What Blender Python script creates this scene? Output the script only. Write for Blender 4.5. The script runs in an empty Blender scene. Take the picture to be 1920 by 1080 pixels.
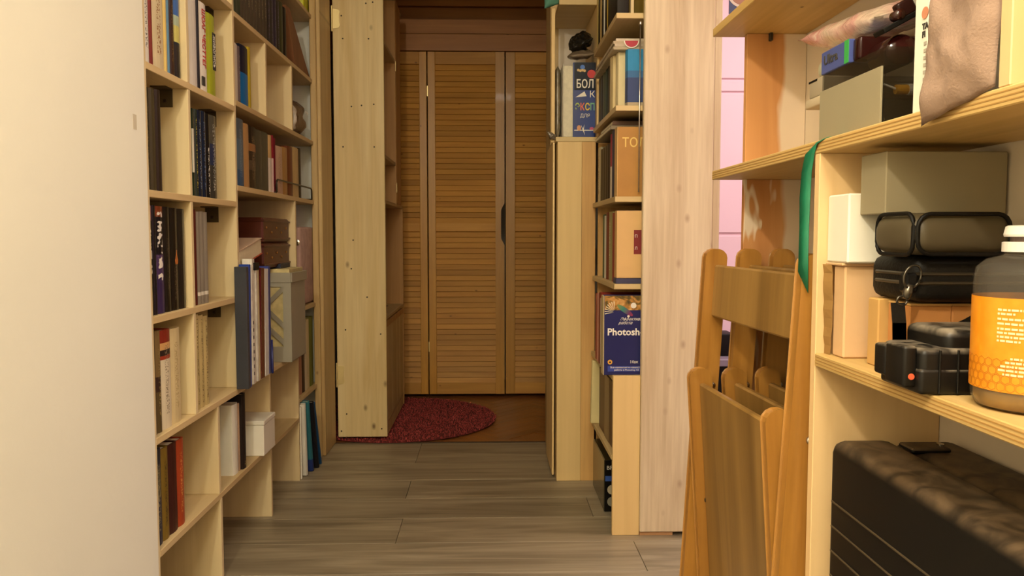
import bpy, bmesh, math, random
from mathutils import Vector, Matrix
random.seed(7)
SC = bpy.context.scene
COL = SC.collection

# ------------------------------------------------------------------ camera
cam = bpy.data.cameras.new('camera')
cam.sensor_width = 36.0
cam.lens = 28.125
cam.clip_start = 0.02
camo = bpy.data.objects.new('camera', cam)
COL.objects.link(camo)
camo.location = (0, 0, 0.95)
camo.rotation_euler = (math.radians(90 - 3.738), 0, math.radians(-1.601))
SC.camera = camo

# ------------------------------------------------------------------ world, lights, exposure
SC.view_settings.view_transform = 'Standard'
SC.view_settings.look = 'None'
SC.view_settings.gamma = 1.0
SC.view_settings.use_curve_mapping = False
SC.view_settings.exposure = 0.08
w = bpy.data.worlds.new('world'); SC.world = w
w.use_nodes = True
w.node_tree.nodes['Background'].inputs[0].default_value = (1.0, 0.9, 0.75, 1)
w.node_tree.nodes['Background'].inputs[1].default_value = 0.0

def point_light(name, loc, power, color, radius):
    l = bpy.data.lights.new(name, 'POINT'); l.energy = power; l.color = color; l.shadow_soft_size = radius
    o = bpy.data.objects.new(name, l); COL.objects.link(o); o.location = loc
    return o

def area_light(name, loc, rot, sx, sy, power, color):
    l = bpy.data.lights.new(name, 'AREA'); l.energy = power; l.color = color
    l.shape = 'RECTANGLE'; l.size = sx; l.size_y = sy
    o = bpy.data.objects.new(name, l); COL.objects.link(o); o.location = loc
    o.rotation_euler = [math.radians(a) for a in rot]
    return o

WARM = (1.0, 0.90, 0.71)
# the lamps of the room the viewer stands in, and the lamp of the lit pink room; all outside the picture
point_light('room_lamp_offscreen', (-0.46, -0.35, 2.03), 62, WARM, 0.04)
area_light('room_ceiling_lamp_offscreen', (0.05, -0.10, 2.56), (0, 0, 0), 0.4, 0.4, 30, (1.0, 0.93, 0.76))
area_light('pink_room_lamp_offscreen', (1.5, 2.7, 2.5), (0, 0, 0), 0.5, 0.5, 29, (1.0, 0.95, 0.93))

# ------------------------------------------------------------------ helpers
def srgb(c):
    if isinstance(c, str):
        c = c.lstrip('#'); c = [int(c[i:i+2], 16) for i in (0, 2, 4)]
    r = []
    for v in c[:3]:
        v /= 255.0
        r.append(v / 12.92 if v <= 0.04045 else ((v + 0.055) / 1.055) ** 2.4)
    return (r[0], r[1], r[2], 1.0)

def newmat(name):
    m = bpy.data.materials.new(name); m.use_nodes = True
    nt = m.node_tree
    return m, nt, nt.nodes['Principled BSDF']

class NT:
    def __init__(s, nt): s.t = nt
    def n(s, t, **kw):
        k = s.t.nodes.new(t)
        for a, v in kw.items(): setattr(k, a, v)
        return k
    def l(s, a, b): s.t.links.new(a, b)
    def math(s, op, a, b=None, clamp=False):
        k = s.n('ShaderNodeMath', operation=op); k.use_clamp = clamp
        for i, v in enumerate((a, b)):
            if v is None: continue
            if isinstance(v, (int, float)): k.inputs[i].default_value = v
            else: s.l(v, k.inputs[i])
        return k.outputs[0]
    def mix(s, f, a, b, blend='MIX'):
        k = s.n('ShaderNodeMix', data_type='RGBA', blend_type=blend)
        for sock, v in ((k.inputs[0], f), (k.inputs[6], a), (k.inputs[7], b)):
            if isinstance(v, (int, float)): sock.default_value = v
            elif isinstance(v, tuple): sock.default_value = v
            else: s.l(v, sock)
        return k.outputs[2]
    def coord(s, sc=(1, 1, 1), rnd=True):
        tc = s.n('ShaderNodeTexCoord').outputs['Object']
        if rnd:
            r = s.n('ShaderNodeObjectInfo').outputs['Random']
            vm = s.n('ShaderNodeVectorMath', operation='SCALE'); vm.inputs[0].default_value = (13.1, 27.7, 41.3)
            s.l(r, vm.inputs[3])
            va = s.n('ShaderNodeVectorMath', operation='ADD'); s.l(tc, va.inputs[0]); s.l(vm.outputs[0], va.inputs[1])
            tc = va.outputs[0]
        mp = s.n('ShaderNodeMapping'); mp.inputs['Scale'].default_value = sc
        s.l(tc, mp.inputs[0])
        return mp.outputs[0]
    def noise(s, v, scale, detail=4, dist=0.0, rough=0.5):
        k = s.n('ShaderNodeTexNoise'); s.l(v, k.inputs['Vector'])
        k.inputs['Scale'].default_value = scale; k.inputs['Detail'].default_value = detail
        k.inputs['Roughness'].default_value = rough; k.inputs['Distortion'].default_value = dist
        return k.outputs[0]
    def ramp(s, f, stops, interp='LINEAR'):
        k = s.n('ShaderNodeValToRGB'); s.l(f, k.inputs[0]); e = k.color_ramp.elements
        k.color_ramp.interpolation = interp
        while len(e) < len(stops): e.new(0.5)
        for i, (p, c) in enumerate(stops):
            e[i].position = p; e[i].color = c
        return k.outputs[0]

BL = (0, 0, 0, 1); WH = (1, 1, 1, 1)

def wood(name, light, dark, axis='z', scale=1.0, knots=0.0, rough=0.55, tint=0.12, contrast=1.0, knotcol='#5a3a1c', coat=0.0, thin=None):
    m, t, b = newmat(name); N = NT(t)
    ax = {'x': 0, 'y': 1, 'z': 2}[axis]
    sc = [9.0 * scale] * 3; sc[ax] = 0.8 * scale
    v = N.coord(tuple(sc))
    g = N.noise(v, 1.0, 5, 1.2, 0.55)
    sc2 = [70.0 * scale] * 3; sc2[ax] = 3.0 * scale
    g2 = N.noise(N.coord(tuple(sc2)), 1.0, 3, 0.3)
    k = 0.5 / contrast
    col = N.ramp(g, [(max(0, 0.5 - 0.24 * 1), srgb(dark)), (0.62, srgb(light))])
    lm = srgb(light)
    flat = N.mix(min(1.0, 0.75 * contrast), lm, col)
    f2 = N.ramp(g2, [(0.30, (0.80, 0.76, 0.70, 1)), (0.65, WH)])
    flat = N.mix(0.55 * contrast, flat, f2, 'MULTIPLY')
    r = N.n('ShaderNodeObjectInfo').outputs['Random']
    rr = N.math('MULTIPLY', N.math('SUBTRACT', r, 0.5), 2 * tint)
    hs = N.n('ShaderNodeHueSaturation'); N.l(flat, hs.inputs['Color']); N.l(N.math('ADD', rr, 1.0), hs.inputs['Value'])
    out = hs.outputs[0]
    if knots > 0:
        sk = [11.0 * scale] * 3; sk[ax] = 6.5 * scale
        if thin: sk[{'x': 0, 'y': 1, 'z': 2}[thin]] = 0.0
        vo = N.n('ShaderNodeTexVoronoi'); N.l(N.coord(tuple(sk)), vo.inputs['Vector']); vo.inputs['Scale'].default_value = 1.0
        kk = N.ramp(vo.outputs['Distance'], [(0.03, WH), (0.10 * knots + 0.02, (0.45, 0.45, 0.45, 1)), (0.16 * knots + 0.03, BL)])
        out = N.mix(N.math('MULTIPLY', kk, 0.85), out, srgb(knotcol))
    N.l(out, b.inputs['Base Color'])
    b.inputs['Roughness'].default_value = rough
    b.inputs['Coat Weight'].default_value = coat
    bp = N.n('ShaderNodeBump'); bp.inputs['Strength'].default_value = 0.12; bp.inputs['Distance'].default_value = 0.002
    N.l(g2, bp.inputs['Height']); N.l(bp.outputs[0], b.inputs['Normal'])
    return m

def plain(name, col, rough=0.6, metal=0.0, var=0.12, vscale=9.0, bump=0.0, bscale=120.0, tint=0.0, trans=0.0, alpha=1.0, spec=0.5, emit=0.0):
    m, t, b = newmat(name); N = NT(t)
    c = srgb(col)
    v = N.coord()
    n1 = N.noise(v, vscale, 4, 0.2)
    f = N.ramp(n1, [(0.3, (1 - var, 1 - var, 1 - var, 1)), (0.7, WH)])
    o = N.mix(1.0, c, f, 'MULTIPLY')
    if tint:
        r = N.n('ShaderNodeObjectInfo').outputs['Random']
        hs = N.n('ShaderNodeHueSaturation'); N.l(o, hs.inputs['Color'])
        N.l(N.math('ADD', N.math('MULTIPLY', N.math('SUBTRACT', r, 0.5), 2 * tint), 1.0), hs.inputs['Value'])
        o = hs.outputs[0]
    N.l(o, b.inputs['Base Color'])
    b.inputs['Roughness'].default_value = rough; b.inputs['Metallic'].default_value = metal
    b.inputs['Transmission Weight'].default_value = trans
    b.inputs['Alpha'].default_value = alpha
    b.inputs['Specular IOR Level'].default_value = spec if max(c[:3]) > 0.03 else 0.22
    if bump:
        bp = N.n('ShaderNodeBump'); bp.inputs['Strength'].default_value = bump; bp.inputs['Distance'].default_value = 0.003
        N.l(N.noise(v, bscale, 3), bp.inputs['Height']); N.l(bp.outputs[0], b.inputs['Normal'])
    return m

def empty(name, loc, label=None, cat=None, group=None, rot=(0, 0, 0)):
    o = bpy.data.objects.new(name, None); COL.objects.link(o)
    o.empty_display_size = 0.05
    o.location = loc; o.rotation_euler = rot
    tag(o, label, cat, group)
    return o

def tag(o, label=None, cat=None, group=None, kind=None):
    if label: o['label'] = label
    if cat: o['category'] = cat
    if group: o['group'] = group
    if kind: o['kind'] = kind
    return o

def addbox(bm, x0, x1, y0, y1, z0, z1, bev=0.0):
    vs = [bm.verts.new((x, y, z)) for z in (z0, z1) for y in (y0, y1) for x in (x0, x1)]
    fs = [(0, 2, 3, 1), (4, 5, 7, 6), (0, 1, 5, 4), (2, 6, 7, 3), (0, 4, 6, 2), (1, 3, 7, 5)]
    nf = [bm.faces.new([vs[i] for i in f]) for f in fs]
    if bev > 0:
        es = list({e for f in nf for e in f.edges})
        bmesh.ops.bevel(bm, geom=es, offset=bev, segments=1, affect='EDGES', profile=0.5)

def mk(name, bm, mat, parent=None, loc=(0, 0, 0), rot=(0, 0, 0), smooth=False):
    me = bpy.data.meshes.new(name)
    bmesh.ops.recalc_face_normals(bm, faces=bm.faces[:])
    bm.to_mesh(me); bm.free()
    if smooth:
        for p in me.polygons: p.use_smooth = True
    me.materials.append(mat)
    o = bpy.data.objects.new(name, me); COL.objects.link(o)
    o.location = loc; o.rotation_euler = rot
    if parent is not None: o.parent = parent
    return o

def wloc(parent, c):
    """world point -> location under an unrotated parent chain"""
    c = Vector(c)
    p = parent
    while p is not None:
        c -= Vector(p.location); p = p.parent
    return c

def box(name, x0, x1, y0, y1, z0, z1, mat, parent=None, bev=0.0012):
    """box given in world coordinates; origin at its centre; parents must be unrotated"""
    bm = bmesh.new()
    hx, hy, hz = (x1 - x0) / 2, (y1 - y0) / 2, (z1 - z0) / 2
    addbox(bm, -hx, hx, -hy, hy, -hz, hz, min(bev, 0.3 * min(hx, hy, hz) * 2))
    return mk(name, bm, mat, parent, wloc(parent, ((x0 + x1) / 2, (y0 + y1) / 2, (z0 + z1) / 2)))

def inst(src, name, parent, loc, rot=(0, 0, 0)):
    o = bpy.data.objects.new(name, src.data); COL.objects.link(o)
    o.location = loc; o.rotation_euler = rot; o.parent = parent
    return o

def prism(bm, pts, axis, a, b):
    """pts: 2D polygon; extruded along axis from a to b. axis y: pts=(x,z); x: pts=(y,z); z: pts=(x,y)"""
    def P(p, t):
        return {'x': (t, p[0], p[1]), 'y': (p[0], t, p[1]), 'z': (p[0], p[1], t)}[axis]
    A = [bm.verts.new(P(p, a)) for p in pts]; B = [bm.verts.new(P(p, b)) for p in pts]
    n = len(pts)
    bm.faces.new(A); bm.faces.new(B[::-1])
    for i in range(n): bm.faces.new((A[i], A[(i + 1) % n], B[(i + 1) % n], B[i]))

def lathe(bm, prof, n=32, c=(0, 0, 0), axis='z'):
    rings = []
    for r, z in prof:
        ring = []
        for i in range(n):
            a = 2 * math.pi * i / n
            p = (r * math.cos(a), r * math.sin(a), z)
            if axis == 'y': p = (p[0], p[2], p[1])
            if axis == 'x': p = (p[2], p[0], p[1])
            ring.append(bm.verts.new((c[0] + p[0], c[1] + p[1], c[2] + p[2])))
        rings.append(ring)
    for k in range(len(rings) - 1):
        for i in range(n):
            bm.faces.new((rings[k][i], rings[k][(i + 1) % n], rings[k + 1][(i + 1) % n], rings[k + 1][i]))
    bm.faces.new(rings[0]); bm.faces.new(rings[-1])

def tube(bm, pts, r, n=8):
    pts = [Vector(p) for p in pts]; rings = []
    for i, p in enumerate(pts):
        d = (pts[min(i + 1, len(pts) - 1)] - pts[max(i - 1, 0)]).normalized()
        u = d.cross(Vector((0.13, 0.31, 0.94))).normalized()
        v = d.cross(u)
        rings.append([bm.verts.new(p + r * (math.cos(2 * math.pi * k / n) * u + math.sin(2 * math.pi * k / n) * v)) for k in range(n)])
    for a, b in zip(rings, rings[1:]):
        for k in range(n): bm.faces.new((a[k], a[(k + 1) % n], b[(k + 1) % n], b[k]))
    bm.faces.new(rings[0]); bm.faces.new(rings[-1])

from mathutils import noise as mnoise
def pillow(bm, c, thick, n=20, m=20, amp=0.004, freq=14.0, seed=0.0, sharp=4.0, edge=0.0):
    """closed soft body between 4 corner points c (00,10,11,01), bulging along the face normal"""
    c = [Vector(q) for q in c]
    nor = (c[1] - c[0]).cross(c[3] - c[0]).normalized()
    def pt(u, v): return (c[0] * (1 - u) + c[1] * u) * (1 - v) + (c[3] * (1 - u) + c[2] * u) * v
    top, bot = {}, {}
    for i in range(n + 1):
        for j in range(m + 1):
            u, v = i / n, j / m
            p = pt(u, v)
            bul = (1 - abs(2 * u - 1) ** sharp) * (1 - abs(2 * v - 1) ** sharp)
            q = p * freq + Vector((seed, seed * 1.7, seed * 0.3))
            d1 = mnoise.noise(q) + 0.5 * mnoise.noise(q * 2.3); d2 = mnoise.noise(q + Vector((9, 4, 2))) + 0.5 * mnoise.noise(q * 2.1 + Vector((3, 1, 7)))
            ed = Vector((mnoise.noise(q * 1.3), mnoise.noise(q * 1.3 + Vector((5, 5, 5))), mnoise.noise(q * 1.3 + Vector((8, 1, 3))))) * edge
            onb = i in (0, n) or j in (0, m)
            a = bm.verts.new(p + ed + nor * (thick * 0.5 * bul + amp * d1 * (0.3 + 0.7 * bul) * (0 if onb else 1)))
            top[i, j] = a
            bot[i, j] = a if onb else bm.verts.new(p + ed - nor * (thick * 0.5 * bul + amp * d2 * (0.3 + 0.7 * bul)))
    for i in range(n):
        for j in range(m):
            for g, fl in ((top, False), (bot, True)):
                q = [g[i, j], g[i + 1, j], g[i + 1, j + 1], g[i, j + 1]]
                try: bm.faces.new(q[::-1] if fl else q)
                except ValueError: pass

def rbox(bm, hx, hy, hz, r, seg=3):
    addbox(bm, -hx, hx, -hy, hy, -hz, hz)
    bmesh.ops.bevel(bm, geom=bm.edges[:], offset=r, segments=seg, affect='EDGES', profile=0.5)

def rounded_box(name, x0, x1, y0, y1, z0, z1, r, mat, parent=None, seg=3, rotz=0.0):
    bm = bmesh.new(); rbox(bm, (x1 - x0) / 2, (y1 - y0) / 2, (z1 - z0) / 2, r, seg)
    return mk(name, bm, mat, parent, wloc(parent, ((x0 + x1) / 2, (y0 + y1) / 2, (z0 + z1) / 2)), (0, 0, rotz), True)

def text(name, s, size, mat, parent, loc, rot=(0, 0, 0), align='LEFT', depth=0.0003, sx=1.0, bold=0.0, shear=0.0):
    cu = bpy.data.curves.new('txt', 'FONT'); cu.body = s; cu.size = size
    cu.align_x = align; cu.extrude = depth; cu.resolution_u = 2; cu.offset = bold; cu.shear = shear
    o = bpy.data.objects.new('txt', cu); COL.objects.link(o)
    dg = bpy.context.evaluated_depsgraph_get(); dg.update()
    me = bpy.data.meshes.new_from_object(o.evaluated_get(dg))
    bpy.data.objects.remove(o); bpy.data.curves.remove(cu)
    if sx != 1.0:
        for v in me.vertices: v.co.x *= sx
    me.materials.clear(); me.materials.append(mat)
    t = bpy.data.objects.new(name, me); COL.objects.link(t)
    t.location = loc; t.rotation_euler = rot; t.parent = parent
    return t
# text faces: (90deg,0,0) reads along +x facing -y ; FACE_PX faces +x reading along +y
R90 = math.pi / 2

# ------------------------------------------------------------------ materials
M = {}
M['ply'] = wood('plywood', '#dcc89b', '#c9b07d', 'z', 0.7, 0.0, 0.55, 0.05, 0.7)
M['ply_y'] = wood('plywood_shelf', '#d3ba8a', '#bfa06a', 'y', 0.7, 0.0, 0.55, 0.06, 0.8)
M['ply_x'] = wood('plywood_cross', '#d6bc86', '#c4a56b', 'x', 0.7, 0.0, 0.55, 0.05, 0.7)
M['pine'] = wood('knotty_pine', '#e3cf9c', '#cbac6a', 'z', 0.9, 0.55, 0.5, 0.05, 0.95, '#6b4a26', thin='y')
M['pine_jamb'] = wood('pine_jamb', '#cdb27c', '#ab8850', 'z', 1.1, 0.4, 0.5, 0.05, 1.0, thin='y')
M['birch'] = wood('birch_panel', '#e9c98c', '#dab473', 'z', 0.5, 0.0, 0.5, 0.03, 0.6)
M['birch_dark'] = wood('pine_strip', '#d9ad6a', '#bf8e4e', 'z', 1.4, 0.0, 0.5, 0.03, 1.0)
M['whitewash'] = wood('whitewashed_spruce', '#dfcdae', '#bda484', 'z', 1.3, 0.75, 0.6, 0.03, 1.15, '#b3987c', thin='y')
M['orange_pine'] = wood('orange_pine_panel', '#cfa064', '#ad7c42', 'z', 0.9, 0.3, 0.5, 0.03, 0.9)
M['raw_ply'] = wood('unit_plywood', '#e2c08c', '#cfa870', 'z', 0.6, 0.0, 0.55, 0.04, 0.6)
M['raw_ply_y'] = wood('unit_shelf_board', '#d3b071', '#b3904c', 'y', 1.3, 0.15, 0.5, 0.04, 1.0)
M['door_stile'] = wood('door_stile_pine', '#d0983f', '#b0782c', 'z', 1.0, 0.1, 0.4, 0.14, 0.9, coat=0.03)
M['door_slat'] = wood('door_slat_pine', '#d49c48', '#b27a32', 'x', 1.0, 0.25, 0.6, 0.13, 0.9, '#7a4a1c', coat=0.03)
M['header'] = wood('header_pine', '#b67a3c', '#8f5824', 'x', 1.0, 0.4, 0.45, 0.12, 0.9, '#4a230c', thin='y')
M['chair'] = wood('varnished_beech', '#b27e37', '#81531e', 'z', 1.2, 0.0, 0.35, 0.06, 1.15, coat=0.35)
M['chair_slab'] = wood('chair_plywood', '#9c773e', '#67491e', 'z', 0.9, 0.0, 0.42, 0.06, 1.2, coat=0.2)
M['laminate'] = wood('grey_laminate', '#a3967d', '#695d48', 'x', 1.5, 0.0, 0.42, 0.10, 1.3)
M['gap'] = plain('wood_underlay', '#94795a', 0.9)
M['parquet'] = wood('oak_parquet', '#9c6430', '#74431c', 'y', 1.2, 0.0, 0.35, 0.15, 1.0, coat=0.2)
M['dark_shelf'] = wood('corner_shelf_board', '#cfb482', '#b6975f', 'y', 1.0, 0.0, 0.5, 0.05, 0.8)
M['wall'] = plain('cream_plaster', '#e8e5d6', 0.85, var=0.04, vscale=3, bump=0.12, bscale=60)
M['white_wall'] = plain('white_wall_paint', '#dcdcd6', 0.8, var=0.05, vscale=4)
M['niche_wall'] = plain('niche_plaster', '#e8dccb', 0.8, var=0.06, vscale=4)
M['unit_wall'] = plain('unit_back_wall', '#dfcfb6', 0.8, var=0.1, vscale=5)
M['pink'] = plain('pink_wall_paint', '#f1d0d8', 0.7, var=0.03, vscale=3)
M['ceil'] = plain('ceiling_white', '#e6e0d4', 0.9, var=0.03)
M['black'] = plain('black_plastic', '#0e0b08', 0.5, var=0.2)
M['dark_metal'] = plain('dark_metal', '#4a4238', 0.4, 0.7)
M['steel'] = plain('steel', '#c8c4bc', 0.25, 1.0, var=0.05)
M['brass'] = plain('brass', '#efdca0', 0.38, 0.6, var=0.1)
M['screw'] = plain('dark_screw', '#3b2f22', 0.5, 0.5)
M['bracket'] = plain('bracket_brown', '#4e4024', 0.6, 0.2)
M['pages'] = plain('book_pages', '#e3d5b2', 0.85, var=0.1, vscale=60)
M['ink_white'] = plain('white_ink', '#efe9dc', 0.7, var=0.02)
M['ink_gold'] = plain('gold_ink', '#e7c46a', 0.4, var=0.05)
M['ink_red'] = plain('red_ink', '#c03028', 0.7, var=0.05)
M['ink_dark'] = plain('dark_ink', '#3a3530', 0.7, var=0.05)
M['card_white'] = plain('white_card', '#e6e0cf', 0.75, var=0.04)
M['card_grey'] = plain('grey_board', '#93876a', 0.8, var=0.06, bump=0.05)
M['card_tan'] = plain('tan_cardboard', '#c79a57', 0.8, var=0.08, bump=0.06)
M['card_beige'] = plain('beige_cardboard', '#d3ab7d', 0.8, var=0.08, bump=0.15, bscale=90)
M['card_orange'] = plain('orange_cardboard', '#bb7d40', 0.8, var=0.08, bump=0.06)
M['green_satin'] = plain('green_satin', '#1f7a56', 0.3, var=0.25, vscale=30)

def plaster_smear(name):
    """orange pine partly covered with smeared white filler"""
    m, t, b = newmat(name); N = NT(t)
    v = N.coord(rnd=False)
    g = N.noise(N.coord((9, 9, 0.9), False), 1.2, 5, 1.0)
    col = N.ramp(g, [(0.3, srgb('#b5753c')), (0.65, srgb('#d99f63'))])
    sp = N.n('ShaderNodeSeparateXYZ'); N.l(v, sp.inputs[0])
    wob = N.math('MULTIPLY', N.math('SUBTRACT', N.noise(N.coord((10, 10, 3.5), False), 1.0, 3), 0.5), 0.09)
    xx = N.math('ADD', sp.outputs[0], wob)
    mask = N.ramp(N.math('ADD', N.math('MULTIPLY', xx, 12.0), 0.5), [(0.62, BL), (0.72, WH)])
    drip = N.ramp(N.noise(N.coord((30, 30, 7), False), 1.0, 2, 0.4), [(0.62, BL), (0.66, WH)])
    up = N.ramp(N.math('ADD', N.math('MULTIPLY', sp.outputs[2], 2.0), 0.3), [(0.55, BL), (0.75, WH)])
    mask = N.math('MAXIMUM', mask, N.math('MULTIPLY', drip, up))
    out = N.mix(mask, col, srgb('#e3cdb2'))
    N.l(out, b.inputs['Base Color']); b.inputs['Roughness'].default_value = 0.65
    return m
M['smear'] = plaster_smear('smeared_pine')

def book_mat(name, bands, h, t, ink=None, zr=(0.15, 0.85), gloss=0.45, wear=0.15, big=False):
    """printed cover: colour bands up the height, blurry spine print on the spine"""
    m, tr, b = newmat(name); N = NT(tr)
    tc = N.n('ShaderNodeTexCoord').outputs['Object']
    sp = N.n('ShaderNodeSeparateXYZ'); N.l(tc, sp.inputs[0])
    zf = N.math('DIVIDE', sp.outputs[2], h, True)
    if len(bands) == 1: col = None; base = srgb(bands[0][1])
    else: base = N.ramp(zf, [(p, srgb(c)) for p, c in bands], 'CONSTANT')
    wn = N.ramp(N.noise(N.coord((30, 30, 12)), 1.0, 4), [(0.3, (1 - wear,) * 3 + (1,)), (0.7, WH)])
    out = N.mix(1.0, base, wn, 'MULTIPLY')
    if ink:
        fr = 1.0 / max(0.004, t * 0.42) if big else 230.0
        mp = N.n('ShaderNodeMapping'); N.l(tc, mp.inputs[0]); mp.inputs['Scale'].default_value = (0.01, fr * 0.8, fr * 1.3)
        mp.inputs['Location'].default_value = (random.uniform(0, 50), random.uniform(0, 50), random.uniform(0, 50))
        nm = N.ramp(N.noise(mp.outputs[0], 1.0, 1), [(0.53, BL), (0.57, WH)])
        yy = N.math('LESS_THAN', N.math('ABSOLUTE', sp.outputs[1]), t * (0.33 if big else 0.16))
        z1 = N.math('GREATER_THAN', zf, zr[0]); z2 = N.math('LESS_THAN', zf, zr[1])
        k = N.math('MULTIPLY', N.math('MULTIPLY', nm, yy), N.math('MULTIPLY', z1, z2))
        out = N.mix(N.math('MULTIPLY', k, 0.9), out, srgb(ink))
    N.l(out, b.inputs['Base Color']); b.inputs['Roughness'].default_value = gloss; b.inputs['Specular IOR Level'].default_value = 0.28
    return m

def book_parts(root, t, h, d, mat, side=1, cv=0.0022):
    """book standing under root (origin: base centre of the spine); spine at x=0 facing side*x, body behind it"""
    bul = min(0.004, t * 0.22)
    outer, inner = [], []
    outer.append((-d, -t / 2)); inner.append((-d, -t / 2 + cv))
    n = 4
    for i in range(n + 1):
        a = -1 + 2 * i / n
        outer.append((bul * (1 - a * a) - bul, a * t / 2)); inner.append((-bul - cv + bul * 0.3 * (1 - a * a), a * (t / 2 - cv)))
    outer.append((-d, t / 2)); inner.append((-d, t / 2 - cv))
    bm = bmesh.new()
    O0 = [bm.verts.new((side * x, y, 0)) for x, y in outer]; O1 = [bm.verts.new((side * x, y, h)) for x, y in outer]
    I0 = [bm.verts.new((side * x, y, 0)) for x, y in inner]; I1 = [bm.verts.new((side * x, y, h)) for x, y in inner]
    for i in range(len(outer) - 1):
        bm.faces.new((O0[i], O0[i + 1], O1[i + 1], O1[i])); bm.faces.new((I0[i], I1[i], I1[i + 1], I0[i + 1]))
        bm.faces.new((O1[i], O1[i + 1], I1[i + 1], I1[i])); bm.faces.new((O0[i], I0[i], I0[i + 1], O0[i + 1]))
    for i in (0, -1): bm.faces.new((O0[i], O1[i], I1[i], I0[i]))
    c = mk('cover', bm, mat, root)
    bm = bmesh.new()
    xa, xb = sorted((-side * (d - 0.004), -side * (bul + cv)))
    addbox(bm, xa, xb, -t / 2 + cv, t / 2 - cv, 0.003, h - 0.004)
    mk('pages', bm, M['pages'], root)
    return c

BOOKN = [0]
def book(x, y0, y1, z, top, bands, label, ink=None, zr=(0.15, 0.85), d=0.17, side=1, group=None, tilt=0.0, gloss=0.45, name='book', big=False):
    """upright book whose spine lies in plane x and faces side*x, between y0 and y1"""
    if isinstance(bands, str): bands = [(0, bands)]
    g = 0.0006
    t = y1 - y0 - g; h = top - z
    r = empty(name, (x, (y0 + y1) / 2, z), label, 'book', group, (tilt, 0, 0))
    BOOKN[0] += 1
    c = book_parts(r, t, h, d, book_mat('book_cover_%d' % BOOKN[0], bands, h, t, ink, zr, gloss, 0.15, big), side)
    return r

# ================================================================== SETTING
H_CEIL = 2.6
# laminate floor
fl = box('floor', -1.25, 2.4, -1.6, 3.634, -0.06, -0.006, M['gap'], None, 0)
tag(fl, 'grey-brown wood laminate floor of wide planks', 'floor', None, 'structure')
seams = [3.634, 3.306, 3.071, 2.852, 2.648, 2.429, 2.205]
while seams[-1] > -1.55: seams.append(seams[-1] - 0.22)
joints = {0: [-0.312], 1: [0.62], 2: [-0.306], 3: [0.35], 4: [-0.293], 5: [0.447], 6: [-0.7, 0.6]}
rp = random.Random(3)
for i in range(len(seams) - 1):
    js = [-1.25] + joints.get(i, [rp.uniform(-0.8, 1.2)])
    while js[-1] + 1.38 < 2.35: js.append(js[-1] + 1.38)
    js.append(2.4)
    for a, b in zip(js, js[1:]):
        box('plank', a + 0.0007, b - 0.0007, seams[i + 1] + 0.0009, seams[i] - 0.0009, -0.012, 0.0, M['laminate'], fl, 0.001)
# parquet floor in the hall: herringbone blocks
pf = box('floor', -1.1, 1.1, 3.634, 5.31, -0.06, -0.0045, M['parquet'], None, 0)
tag(pf, 'brown oak herringbone parquet floor of the hall', 'floor', None, 'structure')
L, Wd = 0.30, 0.06
bm = bmesh.new(); addbox(bm, -Wd / 2 + 0.0008, Wd / 2 - 0.0008, -L / 2 + 0.0008, L / 2 - 0.0008, -0.009, -0.002, 0.0008)
src = mk('block', bm, M['parquet'], pf); first = True
cnt = 0
for k in range(-14, 15):
    for j in range(-4, 5):
        for o in (0, 1):
            # herringbone lattice in the rotated frame
            bx = k * Wd + (L / 2 if o else Wd / 2) + j * L
            by = k * Wd + (Wd / 2 if o else L / 2) - j * L + (0 if not o else -Wd + 0.0)
            if o: bx += Wd - Wd; by += Wd
            a = math.radians(45)
            if o: px_, py_ = k * Wd + Wd + L / 2 + j * L, k * Wd + Wd / 2 - j * L
            else: px_, py_ = k * Wd + Wd / 2 + j * L, k * Wd + L / 2 - j * L
            X = px_ * math.cos(a) - py_ * math.sin(a); Y = px_ * math.sin(a) + py_ * math.cos(a)
            X, Y = X, Y + 4.2
            if not (-1.0 < X < 1.0 and 3.72 < Y < 4.90): continue
            loc = wloc(pf, (X, Y, 0)); rot = (0, 0, a + (R90 if o else 0))
            if first: src.location = loc; src.rotation_euler = rot; first = False
            else: inst(src, 'block', pf, loc, rot)
            cnt += 1
# border strip of the parquet at the threshold
for i in range(5):
    box('border_strip', -1.1 + i * 0.44, -0.661 + i * 0.44, 3.642, 3.69, -0.010, -0.0012, M['parquet'], pf, 0.0008)

ce = box('ceiling', -1.25, 2.4, -1.6, 5.31, H_CEIL, H_CEIL + 0.06, M['ceil'], None, 0); tag(ce, 'white painted ceiling', 'ceiling', None, 'structure')
def wall(name, *a, mat='wall', label=None):
    o = box(name, *a, M[mat], None, 0)
    tag(o, label, 'wall', None, 'structure'); return o
wall('wall_left', -1.25, -0.735, -1.6, 1.752, 0, H_CEIL, label='cream plastered wall ending at the tall bookcase')
# small plaster repair mark and the chipped corner bead
wl = bpy.data.objects['wall_left']
box('repair_mark', -0.7352, -0.7346, 1.690, 1.707, 1.170, 1.201, plain('mark_grey', '#cfc5ae', 0.9), wl, 0)
wall('wall_niche', -1.25, -1.02, 1.752, 3.46, 0, H_CEIL, label='wall behind the tall bookcase', mat='white_wall')
wall('wall_partition', -1.25, -0.746, 3.46, 3.64, 0, H_CEIL, label='white partition wall beside the left door jamb', mat='white_wall')
wall('wall_lintel', -0.746, 0.29, 3.46, 3.64, 2.16, H_CEIL, label='wall above the doorway opening')
wall('wall_cabinet', 0.29, 0.711, 3.40, 3.64, 0, H_CEIL, label='pale wall behind the corner cabinet', mat='niche_wall')
wall('wall_divide', 0.699, 0.711, 2.492, 3.40, 0, H_CEIL, label='partition between the corner shelves and the pink room', mat='niche_wall')
wall('wall_right', 0.602, 0.66, -1.6, 1.56, 0, H_CEIL, label='pale plaster wall behind the plywood shelving unit', mat='unit_wall')
wall('wall_near', 0.66, 2.4, 1.50, 1.56, 0, H_CEIL, label='pink wall of the next room', mat='pink')
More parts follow.
